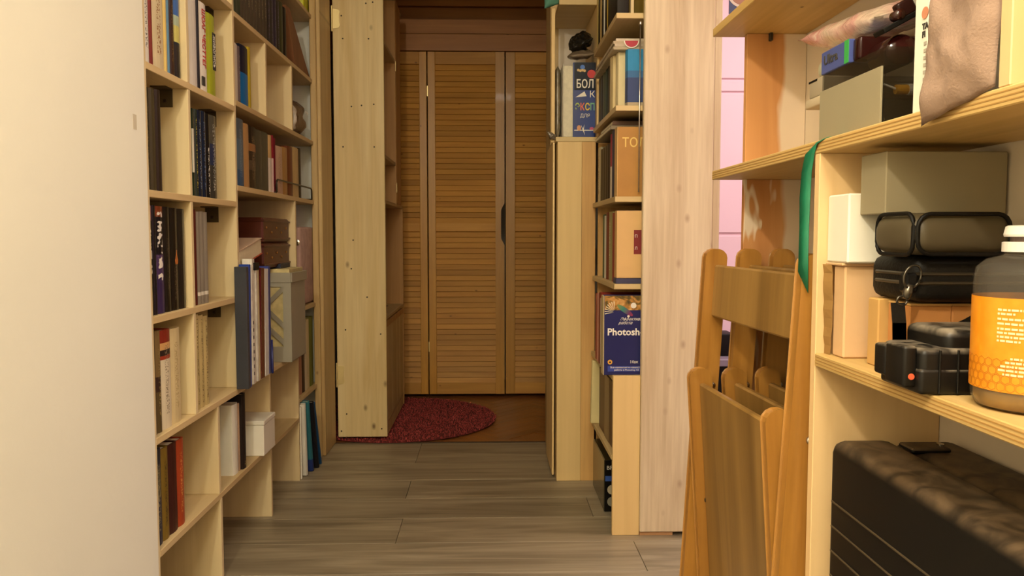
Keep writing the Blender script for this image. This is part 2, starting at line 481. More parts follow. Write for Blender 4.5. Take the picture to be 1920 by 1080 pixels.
wall('wall_side', 2.34, 2.4, 1.56, 4.0, 0, H_CEIL, label='pink side wall of the next room', mat='pink')
wall('wall_rear', -1.25, 0.66, -1.66, -1.6, 0, H_CEIL, label='wall behind the viewer')
wp = wall('wall_pink', 0.7115, 2.4, 4.0, 4.06, 0, H_CEIL, label='pale pink panelled wall beyond the whitewashed post', mat='pink')
for a, b, d in ((1.728, 2.55, 0.010), (1.665, 1.716, 0.010), (0.965, 1.653, 0.010), (0.05, 0.950, 0.010)):
    box('wall_panel', 0.713, 2.335, 4.0 - d, 4.001, a, b, M['pink'], wp, 0.003)
# hall box
wall('wall_hall', -1.1, -1.04, 3.64, 5.31, 0, H_CEIL, label='hall side wall behind the hinged bookcase', mat='niche_wall')
wall('wall_hall', 1.04, 1.1, 4.0605, 5.31, 0, H_CEIL, label='hall side wall by the last louvred leaf', mat='niche_wall')
wall('wall_hall', 0.6995, 0.7115, 3.6405, 4.0595, 0, H_CEIL, label='short hall wall beside the corner cabinet', mat='niche_wall')
wall('wall_end', -1.1, 1.1, 5.25, 5.31, 0, H_CEIL, label='wall inside the closet behind the louvred doors', mat='niche_wall')
# plank header over the louvred doors
hd = box('trim_header', -1.04, 1.04, 4.74, 4.76, 2.008, H_CEIL, M['gap'], None, 0)
tag(hd, 'orange pine plank cladding over the louvred doors', 'trim', None, 'structure')
zz = [(2.008, 2.103, 4.672), (2.107, 2.188, 4.684), (2.190, 2.262, 4.712), (2.266, 2.365, 4.69), (2.37, 2.48, 4.69), (2.485, 2.595, 4.69)]
for a, b, y in zz: box('plank', -1.04, 1.04, y, 4.741, a, b, M['header'], hd, 0.002)
# door jambs
t1 = empty('trim_jamb', (-0.725, 3.53, 0)); tag(t1, 'knotty pine jamb post on the hinged bookcase side', 'trim', None, 'structure')
box('jamb_board', -0.746, -0.708, 3.425, 3.65, 0, 2.16, M['pine_jamb'], t1, 0.003)
box('jamb_strip', -0.748, -0.722, 3.405, 3.426, 0, 2.5, M['pine_jamb'], t1, 0.003)
t2 = empty('trim_jamb', (0.27, 3.52, 0)); tag(t2, 'light pine jamb post on the corner cabinet side', 'trim', None, 'structure')
box('jamb_board', 0.256, 0.291, 3.400, 3.65, 0, 2.16, M['pine_jamb'], t2, 0.002)
th = box('trim_threshold', -0.708, 0.256, 3.626, 3.642, -0.006, 0.003, plain('threshold_metal', '#4a3826', 0.5), None, 0.001)
tag(th, 'thin dark threshold strip between laminate and parquet', 'trim', None, 'structure')

# ------------------------------------------------------------------ louvred doors
YD = 4.69; Z0, Z1 = 0.018, 2.004
leaf_x = [(-0.802, -0.361), (-0.355, 0.087), (0.094, 0.536), (0.543, 0.985)]
zs = []
p = (1.934 - 1.025) / 29
zs += [1.025 + p * (i + 0.5) for i in range(29)]
q = (0.975 - 0.085) / 28
zs += [0.085 + q * (i + 0.5) for i in range(28)]
slat_src = None
for li, (xa, xb) in enumerate(leaf_x):
    dr = empty('door_%d' % (li + 1), ((xa + xb) / 2, YD, 0))
    lab = ['louvred pine door leaf mostly hidden by the hinged bookcase', 'louvred pine door leaf with the dark finger notch in its stile',
           'louvred pine door leaf meeting the notched leaf', 'louvred pine door leaf hidden past the right jamb'][li]
    tag(dr, lab, 'door', None, 'structure')
    sw = 0.043
    if li == 1:
        # stile with a finger notch cut into its free edge
        bm = bmesh.new()
        e = xb - (xa + xb) / 2
        pts = [(e - 0.052, Z0), (e, Z0), (e, 0.895), (e - 0.020, 0.935), (e - 0.020, 1.10), (e, 1.14), (e, Z1), (e - 0.052, Z1)]
        prism(bm, pts, 'y', -0.014, 0.016)
        mk('stile', bm, M['door_stile'], dr)
        box('stile', xa, xa + sw, YD - 0.014, YD + 0.016, Z0, Z1, M['door_stile'], dr, 0.002)
        sl0, sl1 = xa + sw, xb - 0.052
    else:
        box('stile', xa, xa + (0.055 if li == 2 else sw), YD - 0.014, YD + 0.016, Z0, Z1, M['door_stile'], dr, 0.002)
        box('stile', xb - sw, xb, YD - 0.014, YD + 0.016, Z0, Z1, M['door_stile'], dr, 0.002)
        sl0, sl1 = xa + (0.055 if li == 2 else sw), xb - sw
    for nm, a, b in (('rail', 1.934, Z1), ('rail', 0.975, 1.025), ('rail', Z0, 0.085)):
        box(nm, sl0, sl1, YD - 0.011, YD + 0.013, a, b, M['door_slat'], dr, 0.0015)
    if slat_src is None or True:
        bm = bmesh.new()
        hw = (sl1 - sl0) / 2 + 0.002
        # tilted slat, its lower edge forward
        c, s_ = math.cos(math.radians(70)), math.sin(math.radians(70))
        prof = [(-0.0185, -0.003), (0.0185, -0.003), (0.0185, 0.003), (-0.0185, 0.003)]
        pts = [(u * c - v * s_ * 1.0, u * s_ + v * c) for u, v in prof]
        prism(bm, pts, 'x', -hw, hw)
        src = mk('slat', bm, M['door_slat'], dr, ((sl0 + sl1) / 2 - (xa + xb) / 2, 0.004, zs[0]))
        for z in zs[1:]: inst(src, 'slat', dr, ((sl0 + sl1) / 2 - (xa + xb) / 2, 0.004, z))
    if li == 1:
        for z in (1.78, 0.3):
            box('hinge', xa - 0.004, xa + 0.002, YD - 0.017, YD - 0.013, z - 0.03, z + 0.03, M['brass'], dr, 0.0005)

# ================================================================== TALL LEFT BOOKCASE
BX0, BX1 = -1.005, -0.738
bc = empty('bookcase', (-0.87, 2.6, 0), 'tall built-in plywood bookcase with many compartments along the corridor', 'bookcase')
T = 0.016
def shelf(y0, y1, top, x0=BX0): return box('shelf', x0, BX1, y0, y1, top - T, top, M['ply_y'], bc, 0.001)
def divider(y, z0, z1, x0=BX0): return box('divider', x0, BX1 - 0.0005, y, y + T, z0, z1, M['ply'], bc, 0.001)
YS, YM, YE = 1.765, 2.366, 3.458
box('end_panel', BX0, BX1, YS - 0.012, YS + 0.004, 0, 2.5, M['ply'], bc)
box('back_panel', BX0 - 0.008, BX0, YS, YE, 0.0, 2.5, M['ply'], bc, 0)
for z in (1.612, 1.325, 1.050, 0.772): shelf(YS + 0.004, YM, z)
shelf(YS + 0.004, 3.075, 0.502); shelf(YS + 0.004, 3.075, 0.246)
divider(YM, 0.502, 2.5)
divider(2.008, 0.502, 1.050 - T); divider(2.008, 1.050, 1.325 - T); divider(2.008, 1.325, 1.612 - T)
for b_, t_ in ((0.502, 0.772 - T), ): pass
for z in (1.864, 1.600, 1.345, 1.098): shelf(YM + T, YE, z)
for z in (2.15, 1.95): shelf(YS + 0.004, YM, z)
shelf(YM + T, YE, 2.2)
divider(2.702, 1.345, 1.600 - T); divider(3.052, 1.345, 1.600 - T)
divider(3.075, 0, 1.098 - T)
divider(2.165, 0.246, 0.502 - T); divider(2.172, 0, 0.246 - T); divider(2.676, 0.246, 0.502 - T); divider(2.676, 0, 0.246 - T)
shelf(3.091, YE, 0.668); shelf(3.091, YE, 0.318)
# metal corner brackets under the shelves
for y, zt in ((2.008, 1.325), (2.366, 1.612), (2.366, 1.325), (2.366, 1.050), (2.366, 0.772)):
    xb_ = -0.79 if y > 2.1 else -0.775
    br = box('bracket', xb_ - 0.038, xb_, y - 0.003, y, zt - T - 0.045, zt - T, M['bracket'], bc, 0.0006)
    box('screw', xb_ - 0.022, xb_ - 0.014, y - 0.005, y - 0.003, zt - T - 0.034, zt - T - 0.026, M['screw'], br, 0.001)
    box('bracket', xb_ - 0.038, xb_, y - 0.042, y - 0.003, zt - T - 0.003, zt - T, M['bracket'], bc, 0.0006)

SX = -0.750   # spine plane
def lb(y0, y1, z, top, bands, label, **kw): return book(kw.pop('x', SX), y0, y1, z, top, bands, label, **kw)
zA, zB, zC, zD, zE = 1.325, 1.050, 0.772, 0.502, 0.246
# shelf with the white wall on its side, upper row
for a in [
 (1.790, 1.825, zA, 1.575, '#e3ddd0', 'white paperback with black spine print beside the plaster wall edge', '#22201c'),
 (1.825, 1.842, zA, 1.58, '#7c2a1c', 'narrow dark red book after the white paperback with black print', None),
 (1.842, 1.906, zA, 1.57, '#d9c9a3', 'thick cream book with brown spine lettering', '#8a5a2c'),
 (1.906, 1.922, zA, 1.56, '#d3b66a', 'thin yellowish book right after the thick cream brown-lettered one', None),
 (1.922, 1.938, zA, 1.56, '#5f87a3', 'thin light blue book before the dark brown spine', None),
 (1.938, 1.969, zA, 1.575, '#3b2415', 'dark brown book with faded gilt print next to the blue-topped one', '#7a5a34'),
]: lb(*a[:6], ink=a[6])
lb(1.969, 2.005, zA, 1.57, [(0, '#2b221c'), (0.33, '#20242a'), (0.36, '#c9c06a'), (0.52, '#a9b9a0'), (0.62, '#3f66a8')], 'book with blue, green and black bands against the first divider')
b_ = lb(2.066, 2.119, zA, 1.575, '#ddd6cc', 'thick plain white book behind the first divider on the upper shelf')
lb(2.119, 2.134, zA, 1.57, '#1d1a1c', 'thin black book squeezed between two white ones')
b_ = lb(2.134, 2.190, zA, 1.558, '#e8e0d2', 'white book with big red letters down its spine')
text('lettering', 'ШОАГ ЧЕСТТЕГ', 0.030, M['ink_red'], b_, (0.0006, -0.010, 0.218), (R90, R90, R90), sx=0.66, bold=0.0006)
box('label_patch', SX - 0.0002, SX + 0.0004, 2.142, 2.166, zA + 0.018, zA + 0.042, M['ink_dark'], b_, 0)
b_ = lb(2.190, 2.256, zA, 1.545, '#a9b02c', 'lime green book with a black title strip on its spine')
box('title_strip', SX - 0.0002, SX + 0.0006, 2.228, 2.252, zA + 0.075, zA + 0.175, M['ink_dark'], b_, 0)
text('lettering', 'ЖИВОПИСЬ', 0.020, M['ink_white'], b_, (0.0009, 0.010, 0.168), (R90, R90, R90), sx=0.72)
# second row
for a in [
 (1.783, 1.814, zB, 1.275, '#2a2417', 'near-black book with worn print beside the plaster wall, second row', '#5d5336'),
 (1.814, 1.846, zB, 1.277, '#453c22', 'dark olive book between two near-black ones', None),
 (1.846, 1.878, zB, 1.280, '#2c1f12', 'dark brown book standing next to the empty half of its compartment', None),
]: lb(*a[:6], ink=a[6])
for a in [
 (2.050, 2.086, zB, 1.271, '#1f3326', 'dark green book with a white slip sticking out', None),
 (2.086, 2.105, zB, 1.273, '#22301f', 'slim green-black book with yellow spine print', '#b3a03c'),
 (2.105, 2.136, zB, 1.274, '#1e2436', 'navy book with speckled spine next to the yellow-printed one', '#7c8aa0'),
 (2.136, 2.168, zB, 1.276, '#1b2438', 'dark navy book beside the black book with white title', '#5e6b88'),
 (2.168, 2.197, zB, 1.274, '#171413', 'black book with a white title low on its spine', '#e9e2d2'),
 (2.197, 2.250, zB, 1.275, [(0, '#3c3a35'), (0.4, '#2c3350'), (0.66, '#4d4a40')], 'dark blue and grey book in a glossy plastic wrap', '#a9a99c'),
]: lb(*a[:6], ink=a[6], zr=(0.05, 0.6) if '171413' in str(a[4]) else (0.1, 0.9), gloss=0.25)
o = box('paper_slip', -0.80, -0.7475, 2.060, 2.066, zB + 0.06, zB + 0.17, M['card_white'], None, 0.0003)
o.parent = [x for x in bpy.data.objects if x.get('label', '').startswith('dark green book with a white slip')][0]; o.location = wloc(o.parent, o.location)
# third row: black glossy series
for a in [
 (1.778, 1.812, zC, 1.017, [(0, '#131010'), (0.86, '#8a5a62')], 'black book with white ornate letters and a pinkish spine top', '#e8e0d0', (0.35, 0.8)),
 (1.812, 1.829, zC, 1.018, '#171312', 'thin black book between the two white-lettered black ones', None, None),
 (1.829, 1.873, zC, 1.017, [(0, '#3a2a55'), (0.35, '#4c3560'), (0.55, '#17131a'), (0.9, '#7a3a20')], 'black and purple book with white ornate letters', '#efe8dc', (0.3, 0.95)),
 (1.873, 1.911, zC, 1.017, '#1c1711', 'plain black book with faint vertical spine title', '#4e4536', (0.15, 0.7)),
 (1.911, 1.959, zC, 1.016, '#1a1510', 'black book with a small orange flame on its spine', '#6a5a46', (0.1, 0.45)),
 (1.959, 2.003, zC, 1.015, '#231d16', 'glossy brown-black book against the first divider, third row', None, None),
]: lb(*a[:6], ink=a[6], zr=a[7] or (0, 1), gloss=0.28, big='ornate' in a[5])
bm = bmesh.new(); prism(bm, [(-0.007, 0.0), (-0.009, 0.009), (-0.004, 0.018), (0.001, 0.034), (0.003, 0.02), (0.008, 0.010), (0.006, 0.0)], 'x', 0.0, 0.0006)
o = [x for x in bpy.data.objects if x.get('label', '').startswith('black book with a small orange flame')][0]
mk('flame_print', bm, plain('flame_orange', '#b5682f', 0.4), o, (0.0002, 0.004, 0.11))
for a in [
 (2.050, 2.083, zC, 1.017, '#5a1d14', 'dark red book standing beside three grey volumes', None),
]: lb(*a[:6])
for y0, y1, tp, wh in ((2.083, 2.107, 1.012, 'touching the dark red book'), (2.107, 2.134, 1.013, 'between its two twins'), (2.134, 2.162, 1.012, 'facing the empty half of the compartment')):
    lb(y0, y1, zC, tp, [(0, '#8a8070'), (0.09, '#d9d2c0'), (0.13, '#8a8070')], 'slim grey numbered volume ' + wh, group='three grey volumes', ink=None)
# fourth row
for a in [
 (1.782, 1.810, zD, 0.732, '#5b4526', 'dark brown worn book beside the plaster wall, fourth row', None),
 (1.810, 1.838, zD, 0.735, [(0, '#5a4a28'), (0.4, '#3a2418'), (0.55, '#7a6238')], 'brown mottled book next to the white book with red picture', '#a08a58'),
 (1.838, 1.895, zD, 0.733, [(0, '#e0d3b4'), (0.70, '#a33a22'), (0.74, '#2c1c18'), (0.80, '#dca868'), (0.87, '#8a2a18')], 'white book with a red and yellow picture at the spine top', '#8a7a60'),
 (1.895, 1.953, zD, 0.730, '#d4c08f', 'thick cream book at the open end of the fourth row', '#a58c5c'),
]: lb(*a[:6], ink=a[6])
for y0, y1, tp, wh in ((2.050, 2.082, 0.749, 'right behind the first divider'), (2.082, 2.114, 0.744, 'between its two twins'), (2.114, 2.148, 0.739, 'facing the empty half of the compartment')):
    lb(y0, y1, zD, tp, '#c2ad74', 'cream volume with scalloped spine ornament ' + wh, group='three cream ornamented volumes', ink='#6d5a30', zr=(0.05, 0.95))
# fifth row
for a in [
 (1.785, 1.824, zE, 0.467, [(0, '#2b2a3c'), (0.5, '#57503c'), (0.8, '#2a2a35')], 'dark blue pictorial book on the lowest shelf by the wall', '#8a805c'),
 (1.824, 1.863, zE, 0.462, '#7d6320', 'olive yellow book on the lowest shelf', '#3a2e18'),
 (1.863, 1.914, zE, 0.460, '#3d150e', 'thick dark maroon book on the lowest shelf', None),
 (1.914, 1.958, zE, 0.458, '#a5401c', 'orange red book with gilt edge on the lowest shelf', '#d08a4a'),
]: lb(*a[:6], ink=a[6])
lb(2.330, 2.381, zE, 0.455, '#e6e2d2', 'white slipcased book standing on the lowest shelf', d=0.2)
lb(2.381, 2.392, zE, 0.45, '#a5856a', 'thin brownish booklet between white slipcase and black book')
lb(2.395, 2.431, zE, 0.474, '#241b18', 'black book with tiny gilt mark next to the white box', ink='#c9b070', zr=(0.03, 0.1), x=-0.742)
tb = empty('white_box', (-0.80, 2.615, zE), 'white cardboard box jutting out of the lowest shelf', 'box')
box('box_base', -0.89, -0.722, 2.540, 2.672, zE, zE + 0.10, M['card_white'], tb, 0.002)
box('box_lid', -0.892, -0.720, 2.538, 2.674, zE + 0.10, zE + 0.114, M['card_white'], tb, 0.002)

# top rows of the far section
zF = 1.600
ys = [2.392, 2.431, 2.462, 2.494, 2.526, 2.559, 2.593, 2.628, 2.67, 2.708, 2.746, 2.785]
for i in range(len(ys) - 1):
    c = ['#4a4034', '#453c33', '#3c4030'][0 if i > 2 else 2]
    lb(ys[i], ys[i + 1], zF, 1.815 + 0.01 * math.sin(i * 2.1), c, 'dark grey-brown volume of the long matching series on the high shelf', group='matching dark volumes on the high shelf', ink='#a09070', zr=(0.3, 0.95))
ys = [2.785, 2.826, 2.868, 2.911, 2.947]
for i in range(4):
    lb(ys[i], ys[i + 1], zF, 1.80 - 0.006 * i, ['#35302c', '#3a3630', '#332c40', '#38332c'][i], ['charcoal book with pale specks right after the matching series', 'charcoal book second after the matching series', 'dark purple-printed book on the high shelf', 'charcoal book next to the dark green one on the high shelf'][i], ink='#6d6080', zr=(0.1, 0.9))
lb(2.947, 3.001, zF, 1.79, '#3e4024', 'dark green book on the high shelf before the leaning board')
lb(3.001, 3.048, zF, 1.785, '#1f1a18', 'black book the brown board leans against')
# leaning brown board
bm = bmesh.new(); prism(bm, [(-0.195, 0.205), (-0.135, 0.208), (0.205, 0.002), (-0.05, 0.002)], 'x', -0.09, 0.098)
o = mk('leaning_board', bm, wood('brown_board', '#8a5c3a', '#6c4228', 'z', 1.0, 0.0, 0.6, 0.0, 1.0), None, (-0.853, 3.248, zF))
tag(o, 'brown wooden board leaning at the end of the high shelf', 'board')
o = rounded_box('yellow_folder', -0.93, -0.752, 3.335, 3.43, 1.864, 2.06, 0.004, plain('bright_yellow', '#c9cc10', 0.5), None)
tag(o, 'bright yellow folder high above the leaning board', 'folder')
# row with the blue book
zG = 1.345
lb(2.384, 2.455, zG, 1.518, '#ddd5c4', 'white book partly hidden behind the long divider, row of the blue book', d=0.12)
lb(2.455, 2.476, zG, 1.517, '#6a5c5c', 'thin grey-purple book beside the blue book', ink='#a0908c')
lb(2.476, 2.557, zG, 1.529, [(0, '#0f6fb8'), (0.55, '#151a34')], 'thick book with bright blue lower half and navy top')
lb(2.557, 2.586, zG, 1.538, '#b8a02a', 'thin yellow book beside the thick blue one')
# crumpled brown package
pk = empty('paper_package', (-0.84, 3.26, zG), 'crumpled brown paper package in clear film', 'package')
bm = bmesh.new(); pillow(bm, [(-0.765, 3.15, zG + 0.004), (-0.765, 3.40, zG + 0.004), (-0.765, 3.42, zG + 0.165), (-0.765, 3.16, zG + 0.14)], 0.10, 18, 14, 0.010, 22, 3.0, 4, 0.006)
for v in bm.verts: v.co -= Vector((-0.84 + 0.042, 3.26, zG))
mk('wrapped_body', bm, plain('crumpled_brown', '#6e4a30', 0.35, var=0.35, vscale=30, bump=0.4, bscale=70), pk, smooth=True)
bm = bmesh.new(); pillow(bm, [(-0.755, 3.12, zG + 0.01), (-0.755, 3.150, zG + 0.01), (-0.755, 3.155, zG + 0.10), (-0.755, 3.13, zG + 0.11)], 0.025, 10, 14, 0.006, 40, 5.0, 4, 0.004)
for v in bm.verts: v.co -= Vector((-0.84, 3.26, zG))
mk('film_fold', bm, plain('film_white', '#cfc4b4', 0.25, var=0.3, vscale=60), pk, smooth=True)
text('lettering', 'CON M', 0.016, M['ink_white'], pk, (0.116, -0.055, 0.085), (R90, 0, R90))
# mixed row above the brown cases
zH = 1.098
Hs = [
 (2.386, 2.430, 1.300, '#4d5a66', 'grey-blue book behind the long divider in the mixed row', None),
 (2.430, 2.497, 1.301, [(0, '#3a5a80'), (0.25, '#5b6f80'), (0.7, '#566068')], 'grey-blue book with a purple edge in the mixed row', '#7c8a9c'),
 (2.497, 2.552, 1.295, '#b58a58', 'tan book between the grey-blue and the dark pictorial one', None),
 (2.552, 2.627, 1.295, [(0, '#3c3020'), (0.3, '#5a4a38'), (0.45, '#3a2c20'), (0.6, '#9a6a40'), (0.72, '#2c2218')], 'dark pictorial book with an orange patch in the mixed row', '#8a7050'),
 (2.627, 2.695, 1.293, '#4d4838', 'olive-grey book, the first of two in the mixed row', None),
 (2.695, 2.770, 1.295, '#54503e', 'olive-grey book next to the white-footed one in the mixed row', None),
 (2.770, 2.813, 1.293, [(0, '#d8cabc'), (0.6, '#c9a670')], 'cream book with a white foot in the mixed row', None),
 (2.813, 2.835, 1.297, [(0, '#d8b8b0'), (0.6, '#8a2030')], 'thin red-topped pink book in the mixed row', None),
 (2.835, 2.862, 1.290, '#6e1226', 'crimson book in the middle of the mixed row', None),
 (2.862, 2.958, 1.268, '#cdaa8e', 'thick pinkish cream book behind the wire bookend', '#a88468'),
 (2.958, 3.028, 1.273, '#b3884e', 'ochre book behind the wire bookend', None),
 (3.028, 3.109, 1.285, '#74391c', 'rust brown book behind the wire bookend', None),
 (3.109, 3.205, 1.290, '#cdb078', 'pale yellow book behind the wire bookend', None),
 (3.205, 3.241, 1.295, '#4c4230', 'thin dark book closing the mixed row', None),
]
for a in Hs: lb(a[0], a[1], zH, a[2], a[3], a[4], ink=a[5])
# wire bookend
bm = bmesh.new()
def arch(x):
    P = [(x, 2.826, zH + 0.003), (x, 2.828, zH + 0.034)]
    for k in range(1, 5):
        a = math.pi / 2 * k / 4; P.append((x, 2.828 + 0.014 * (1 - math.cos(a)), zH + 0.034 + 0.014 * math.sin(a)))
    P.append((x, 3.360, zH + 0.048))
    for k in range(1, 5):
        a = math.pi / 2 * k / 4; P.append((x, 3.360 + 0.014 * math.sin(a), zH + 0.034 + 0.014 * math.cos(a)))
    P.append((x, 3.376, zH + 0.003)); return P
tube(bm, arch(-0.741), 0.0032)
tube(bm, [(-0.741, 2.826, zH + 0.003), (-0.90, 2.826, zH + 0.003)], 0.0028); tube(bm, [(-0.741, 3.376, zH + 0.003), (-0.90, 3.376, zH + 0.003)], 0.0028)
tube(bm, [(-0.745, 2.835, zH + 0.003), (-0.745, 2.828, zH + 0.030), (-0.745, 2.845, zH + 0.040)], 0.002)
for v in bm.verts: v.co -= Vector((-0.80, 3.1, zH))
o = mk('wire_bookend', bm, M['dark_metal'], None, (-0.80, 3.1, zH), smooth=True); tag(o, 'bent dark wire bookend standing in front of the mixed row', 'bookend')

# brown studded cases on the files shelf
brown = plain('maroon_leatherette', '#5e2a18', 0.4, var=0.3, vscale=14)
stud = plain('brass_stud', '#b98a4a', 0.35, 0.8)
for nm, za, zb, lab in (('studded_case', 0.838, 0.925, 'lower dark brown studded case under its twin'), ('studded_case', 0.927, 1.012, 'upper dark brown studded case lying on its twin')):
    cs = empty(nm, (-0.86, 2.90, za), lab, 'case', 'brown studded cases')
    box('case_body', -0.965, -0.762, 2.720, 3.068, za, zb, brown, cs, 0.006)
    for zt in (za + 0.010, zb - 0.014):
        box('moulding', -0.967, -0.757, 2.716, 3.070, zt, zt + 0.006, brown, cs, 0.002)
    for k in range(5):
        bm = bmesh.new(); lathe(bm, [(0.0045, -0.0006), (0.004, 0.0015), (0.0015, 0.0026)], 8, axis='x')
        mk('stud', bm, stud, cs, wloc(cs, (-0.761, 2.76 + 0.065 * k, (za + zb) / 2 + 0.008 * (-1) ** k)), smooth=True)
# something must carry the cases: a row of box files behind the folders
o = box('archive_box', -0.99, -0.80, 2.69, 3.07, zD, 0.838, plain('dark_archive', '#4a3a2c', 0.7), None, 0.003)
tag(o, 'dark archive box under the studded cases', 'box')
o = empty('thick_paperback', (-0.84, 2.54, 0.872), 'thick cream paperback with a red cover lying tilted on the folders', 'book', None, (0.16, 0, 0))
bm = bmesh.new(); addbox(bm, -0.09, 0.09, -0.118, 0.118, 0.003, 0.050, 0.001); mk('pages', bm, M['pages'], o)
redc = plain('red_paper_cover', '#b0482c', 0.5)
for z in (0.0, 0.050):
    bm = bmesh.new(); addbox(bm, -0.093, 0.093, -0.120, 0.120, z, z + 0.003, 0.0005); mk('cover', bm, redc if z == 0.0 else plain('pale_cover', '#d8b9a0', 0.5), o)
o = box('file_stack', -0.95, -0.75, 2.392, 2.66, zD, 0.845, plain('file_stack_grey', '#55504a', 0.7), None, 0.003); tag(o, 'dark upright file block behind the loose folders', 'files')
# folders jutting out in front
XF = -0.713
def folder(y0, y1, z1, col, label, x=XF, tilt=0.0, rough=0.4, d=0.03, name='folder', z0=0.503):
    bm = bmesh.new(); addbox(bm, -d, 0, -(y1 - y0) / 2, (y1 - y0) / 2, 0, z1 - z0, 0.001)
    o = mk(name, bm, plain(name + '_' + label.split()[0], col, rough, var=0.15, vscale=25), None, (x, (y0 + y1) / 2, z0), (tilt, 0, 0)); tag(o, label, 'folder'); return o
folder(2.330, 2.352, 0.860, '#3a3c42', 'dark grey plastic folder at the front edge of the files', d=0.035, x=-0.703)
folder(2.358, 2.372, 0.866, '#1c3f9c', 'royal blue folder leaning beside the dark grey one', tilt=-0.03, x=-0.706)
sl = plain('punched_sleeve', '#e9e4d8', 0.2, var=0.25, vscale=40)
sv = empty('punched_sleeves', (XF, 2.425, 0.503), 'bundle of white punched plastic sleeves with a dark clip', 'folder')
for k, (y0, y1, z1, dx) in enumerate(((2.3835, 2.402, 0.855, 0.0), (2.404, 2.424, 0.862, 0.003), (2.427, 2.452, 0.880, -0.002), (2.455, 2.470, 0.848, 0.001))):
    s_ = box('sleeve', XF - 0.03 + dx, XF + dx, y0, y1, 0.503, z1, sl, sv, 0.001)
    if k == 1:
        for q in range(8): box('punch_hole', XF + dx - 0.001, XF + dx + 0.0006, y0 + 0.006, y0 + 0.013, 0.53 + q * 0.022, 0.54 + q * 0.022, M['ink_dark'], s_, 0)
box('clip', XF - 0.02, XF + 0.004, 2.440, 2.485, 0.845, 0.868, M['black'], sv, 0.002)
folder(2.478, 2.492, 0.845, '#c3b38c', 'thin beige folder between the sleeves and the dark red folder')
folder(2.496, 2.535, 0.850, '#5e1a16', 'dark red folder between the sleeves and the white folder', tilt=-0.05, rough=0.25)
folder(2.542, 2.585, 0.845, '#e4e2dc', 'white folder in front of the grey magazine file', tilt=-0.03)
folder(2.590, 2.612, 0.852, '#2c3a86', 'narrow blue folder directly before the grey magazine file', tilt=-0.02)
# pen tip at the foot of the white folder
bm = bmesh.new(); lathe(bm, [(0.002, 0), (0.004, 0.003), (0.004, 0.02), (0.003, 0.11)], 10)
o = mk('blue_pen', bm, plain('pen_blue', '#1c2460', 0.3), None, (-0.7065, 2.60, 0.503), smooth=True); tag(o, 'small dark blue pen at the foot of the white folder', 'pen')

# grey magazine file with truss cut-outs on its near side
gm = plain('grey_file_plastic', '#9a9482', 0.45, var=0.05)
mf = empty('magazine_file', (-0.80, 2.94, 0.503), 'grey plastic magazine file with slanted cut-outs in its side', 'file box')
fx0, fx1, fy0, fy1, fz0, fz1 = -0.798, -0.701, 2.835, 3.05, 0.503, 0.82
box('side_panel', fx1 - 0.003, fx1, fy0 + 0.003, fy1 - 0.003, fz0, fz1 - 0.03, gm, mf, 0.001)
box('side_panel', fx0, fx0 + 0.003, fy0 + 0.003, fy1 - 0.003, fz0, fz1, gm, mf, 0.001)
box('end_panel', fx0, fx1, fy1 - 0.003, fy1, fz0, fz1, gm, mf, 0.001)
box('bottom_panel', fx0, fx1, fy0, fy1, fz0, fz0 + 0.003, gm, mf, 0.001)
box('frame_bar', fx1 - 0.028, fx1 + 0.0005, fy0 - 0.001, fy0 + 0.003, fz0, fz1, gm, mf, 0)
box('frame_bar', fx0, fx0 + 0.012, fy0 - 0.001, fy0 + 0.003, fz0, fz1, gm, mf, 0.001)
box('frame_bar', fx0 + 0.012, fx1 - 0.028, fy0 - 0.001, fy0 + 0.003, fz0, fz0 + 0.055, gm, mf, 0)
box('frame_bar', fx0 + 0.012, fx1 - 0.028, fy0 - 0.001, fy0 + 0.003, fz1 - 0.05, fz1, gm, mf, 0)
for zc, s_ in ((0.735, 1), (0.66, -1), (0.60, -1)):
    bm = bmesh.new(); xa, xb = fx0 + 0.01, fx1 - 0.026
    dz = 0.03 * s_
    prism(bm, [(xa, zc - dz - 0.011), (xb, zc + dz - 0.011), (xb, zc + dz + 0.011), (xa, zc - dz + 0.011)], 'y', fy0 - 0.001, fy0 + 0.003)
    o = mk('brace', bm, gm, mf); o.location = (0.80, -2.94, -0.503)
box('rim', fx1, fx1 + 0.006, fy0 - 0.004, fy1 + 0.012, fz1 - 0.035, fz1, gm, mf, 0.002)
box('rim', fx0 - 0.002, fx0, fy0 - 0.004, fy1 + 0.012, fz1 - 0.035, fz1, gm, mf, 0.001)
box('rim', fx0, fx1, fy0 - 0.004, fy0 - 0.001, fz1 - 0.035, fz1, gm, mf, 0.001)
box('rim', fx0, fx1, fy1, fy1 + 0.012, fz1 - 0.035, fz1, gm, mf, 0.001)
o = box('paper_bundle', fx0 + 0.008, fx1 - 0.006, fy0 + 0.006, fy1 - 0.006, fz0 + 0.004, fz1 + 0.012, plain('cream_papers', '#d9c88f', 0.8, var=0.25, vscale=50), None, 0.001); tag(o, 'cream paper bundle inside the grey magazine file', 'papers')
o = box('navy_binder', -0.785, -0.75, fy0 + 0.06, fy1 - 0.02, fz1 + 0.0125, fz1 + 0.03, plain('navy_binder', '#20263a', 0.5), None, 0.002); tag(o, 'navy binder lying on the papers of the magazine file', 'binder')
# pinkish slab-like box in the narrow column
pb = empty('fabric_box', (-0.85, 3.31, 0.668), 'pale pink fabric-covered box in the narrow column', 'box')
bm = bmesh.new(); rbox(bm, 0.10, 0.125, 0.158, 0.012, 3); mk('box_body', bm, plain('pink_fabric', '#c9a79c', 0.8, var=0.25, vscale=30, bump=0.2, bscale=50), pb, (0.0, 0.02, 0.160), smooth=True)
bm = bmesh.new(); lathe(bm, [(0.012, 0), (0.012, 0.002), (0.006, 0.004)], 16, axis='y'); mk('eyelet', bm, M['steel'], pb, (0.085, -0.1055, 0.255), (math.pi, 0, 0))
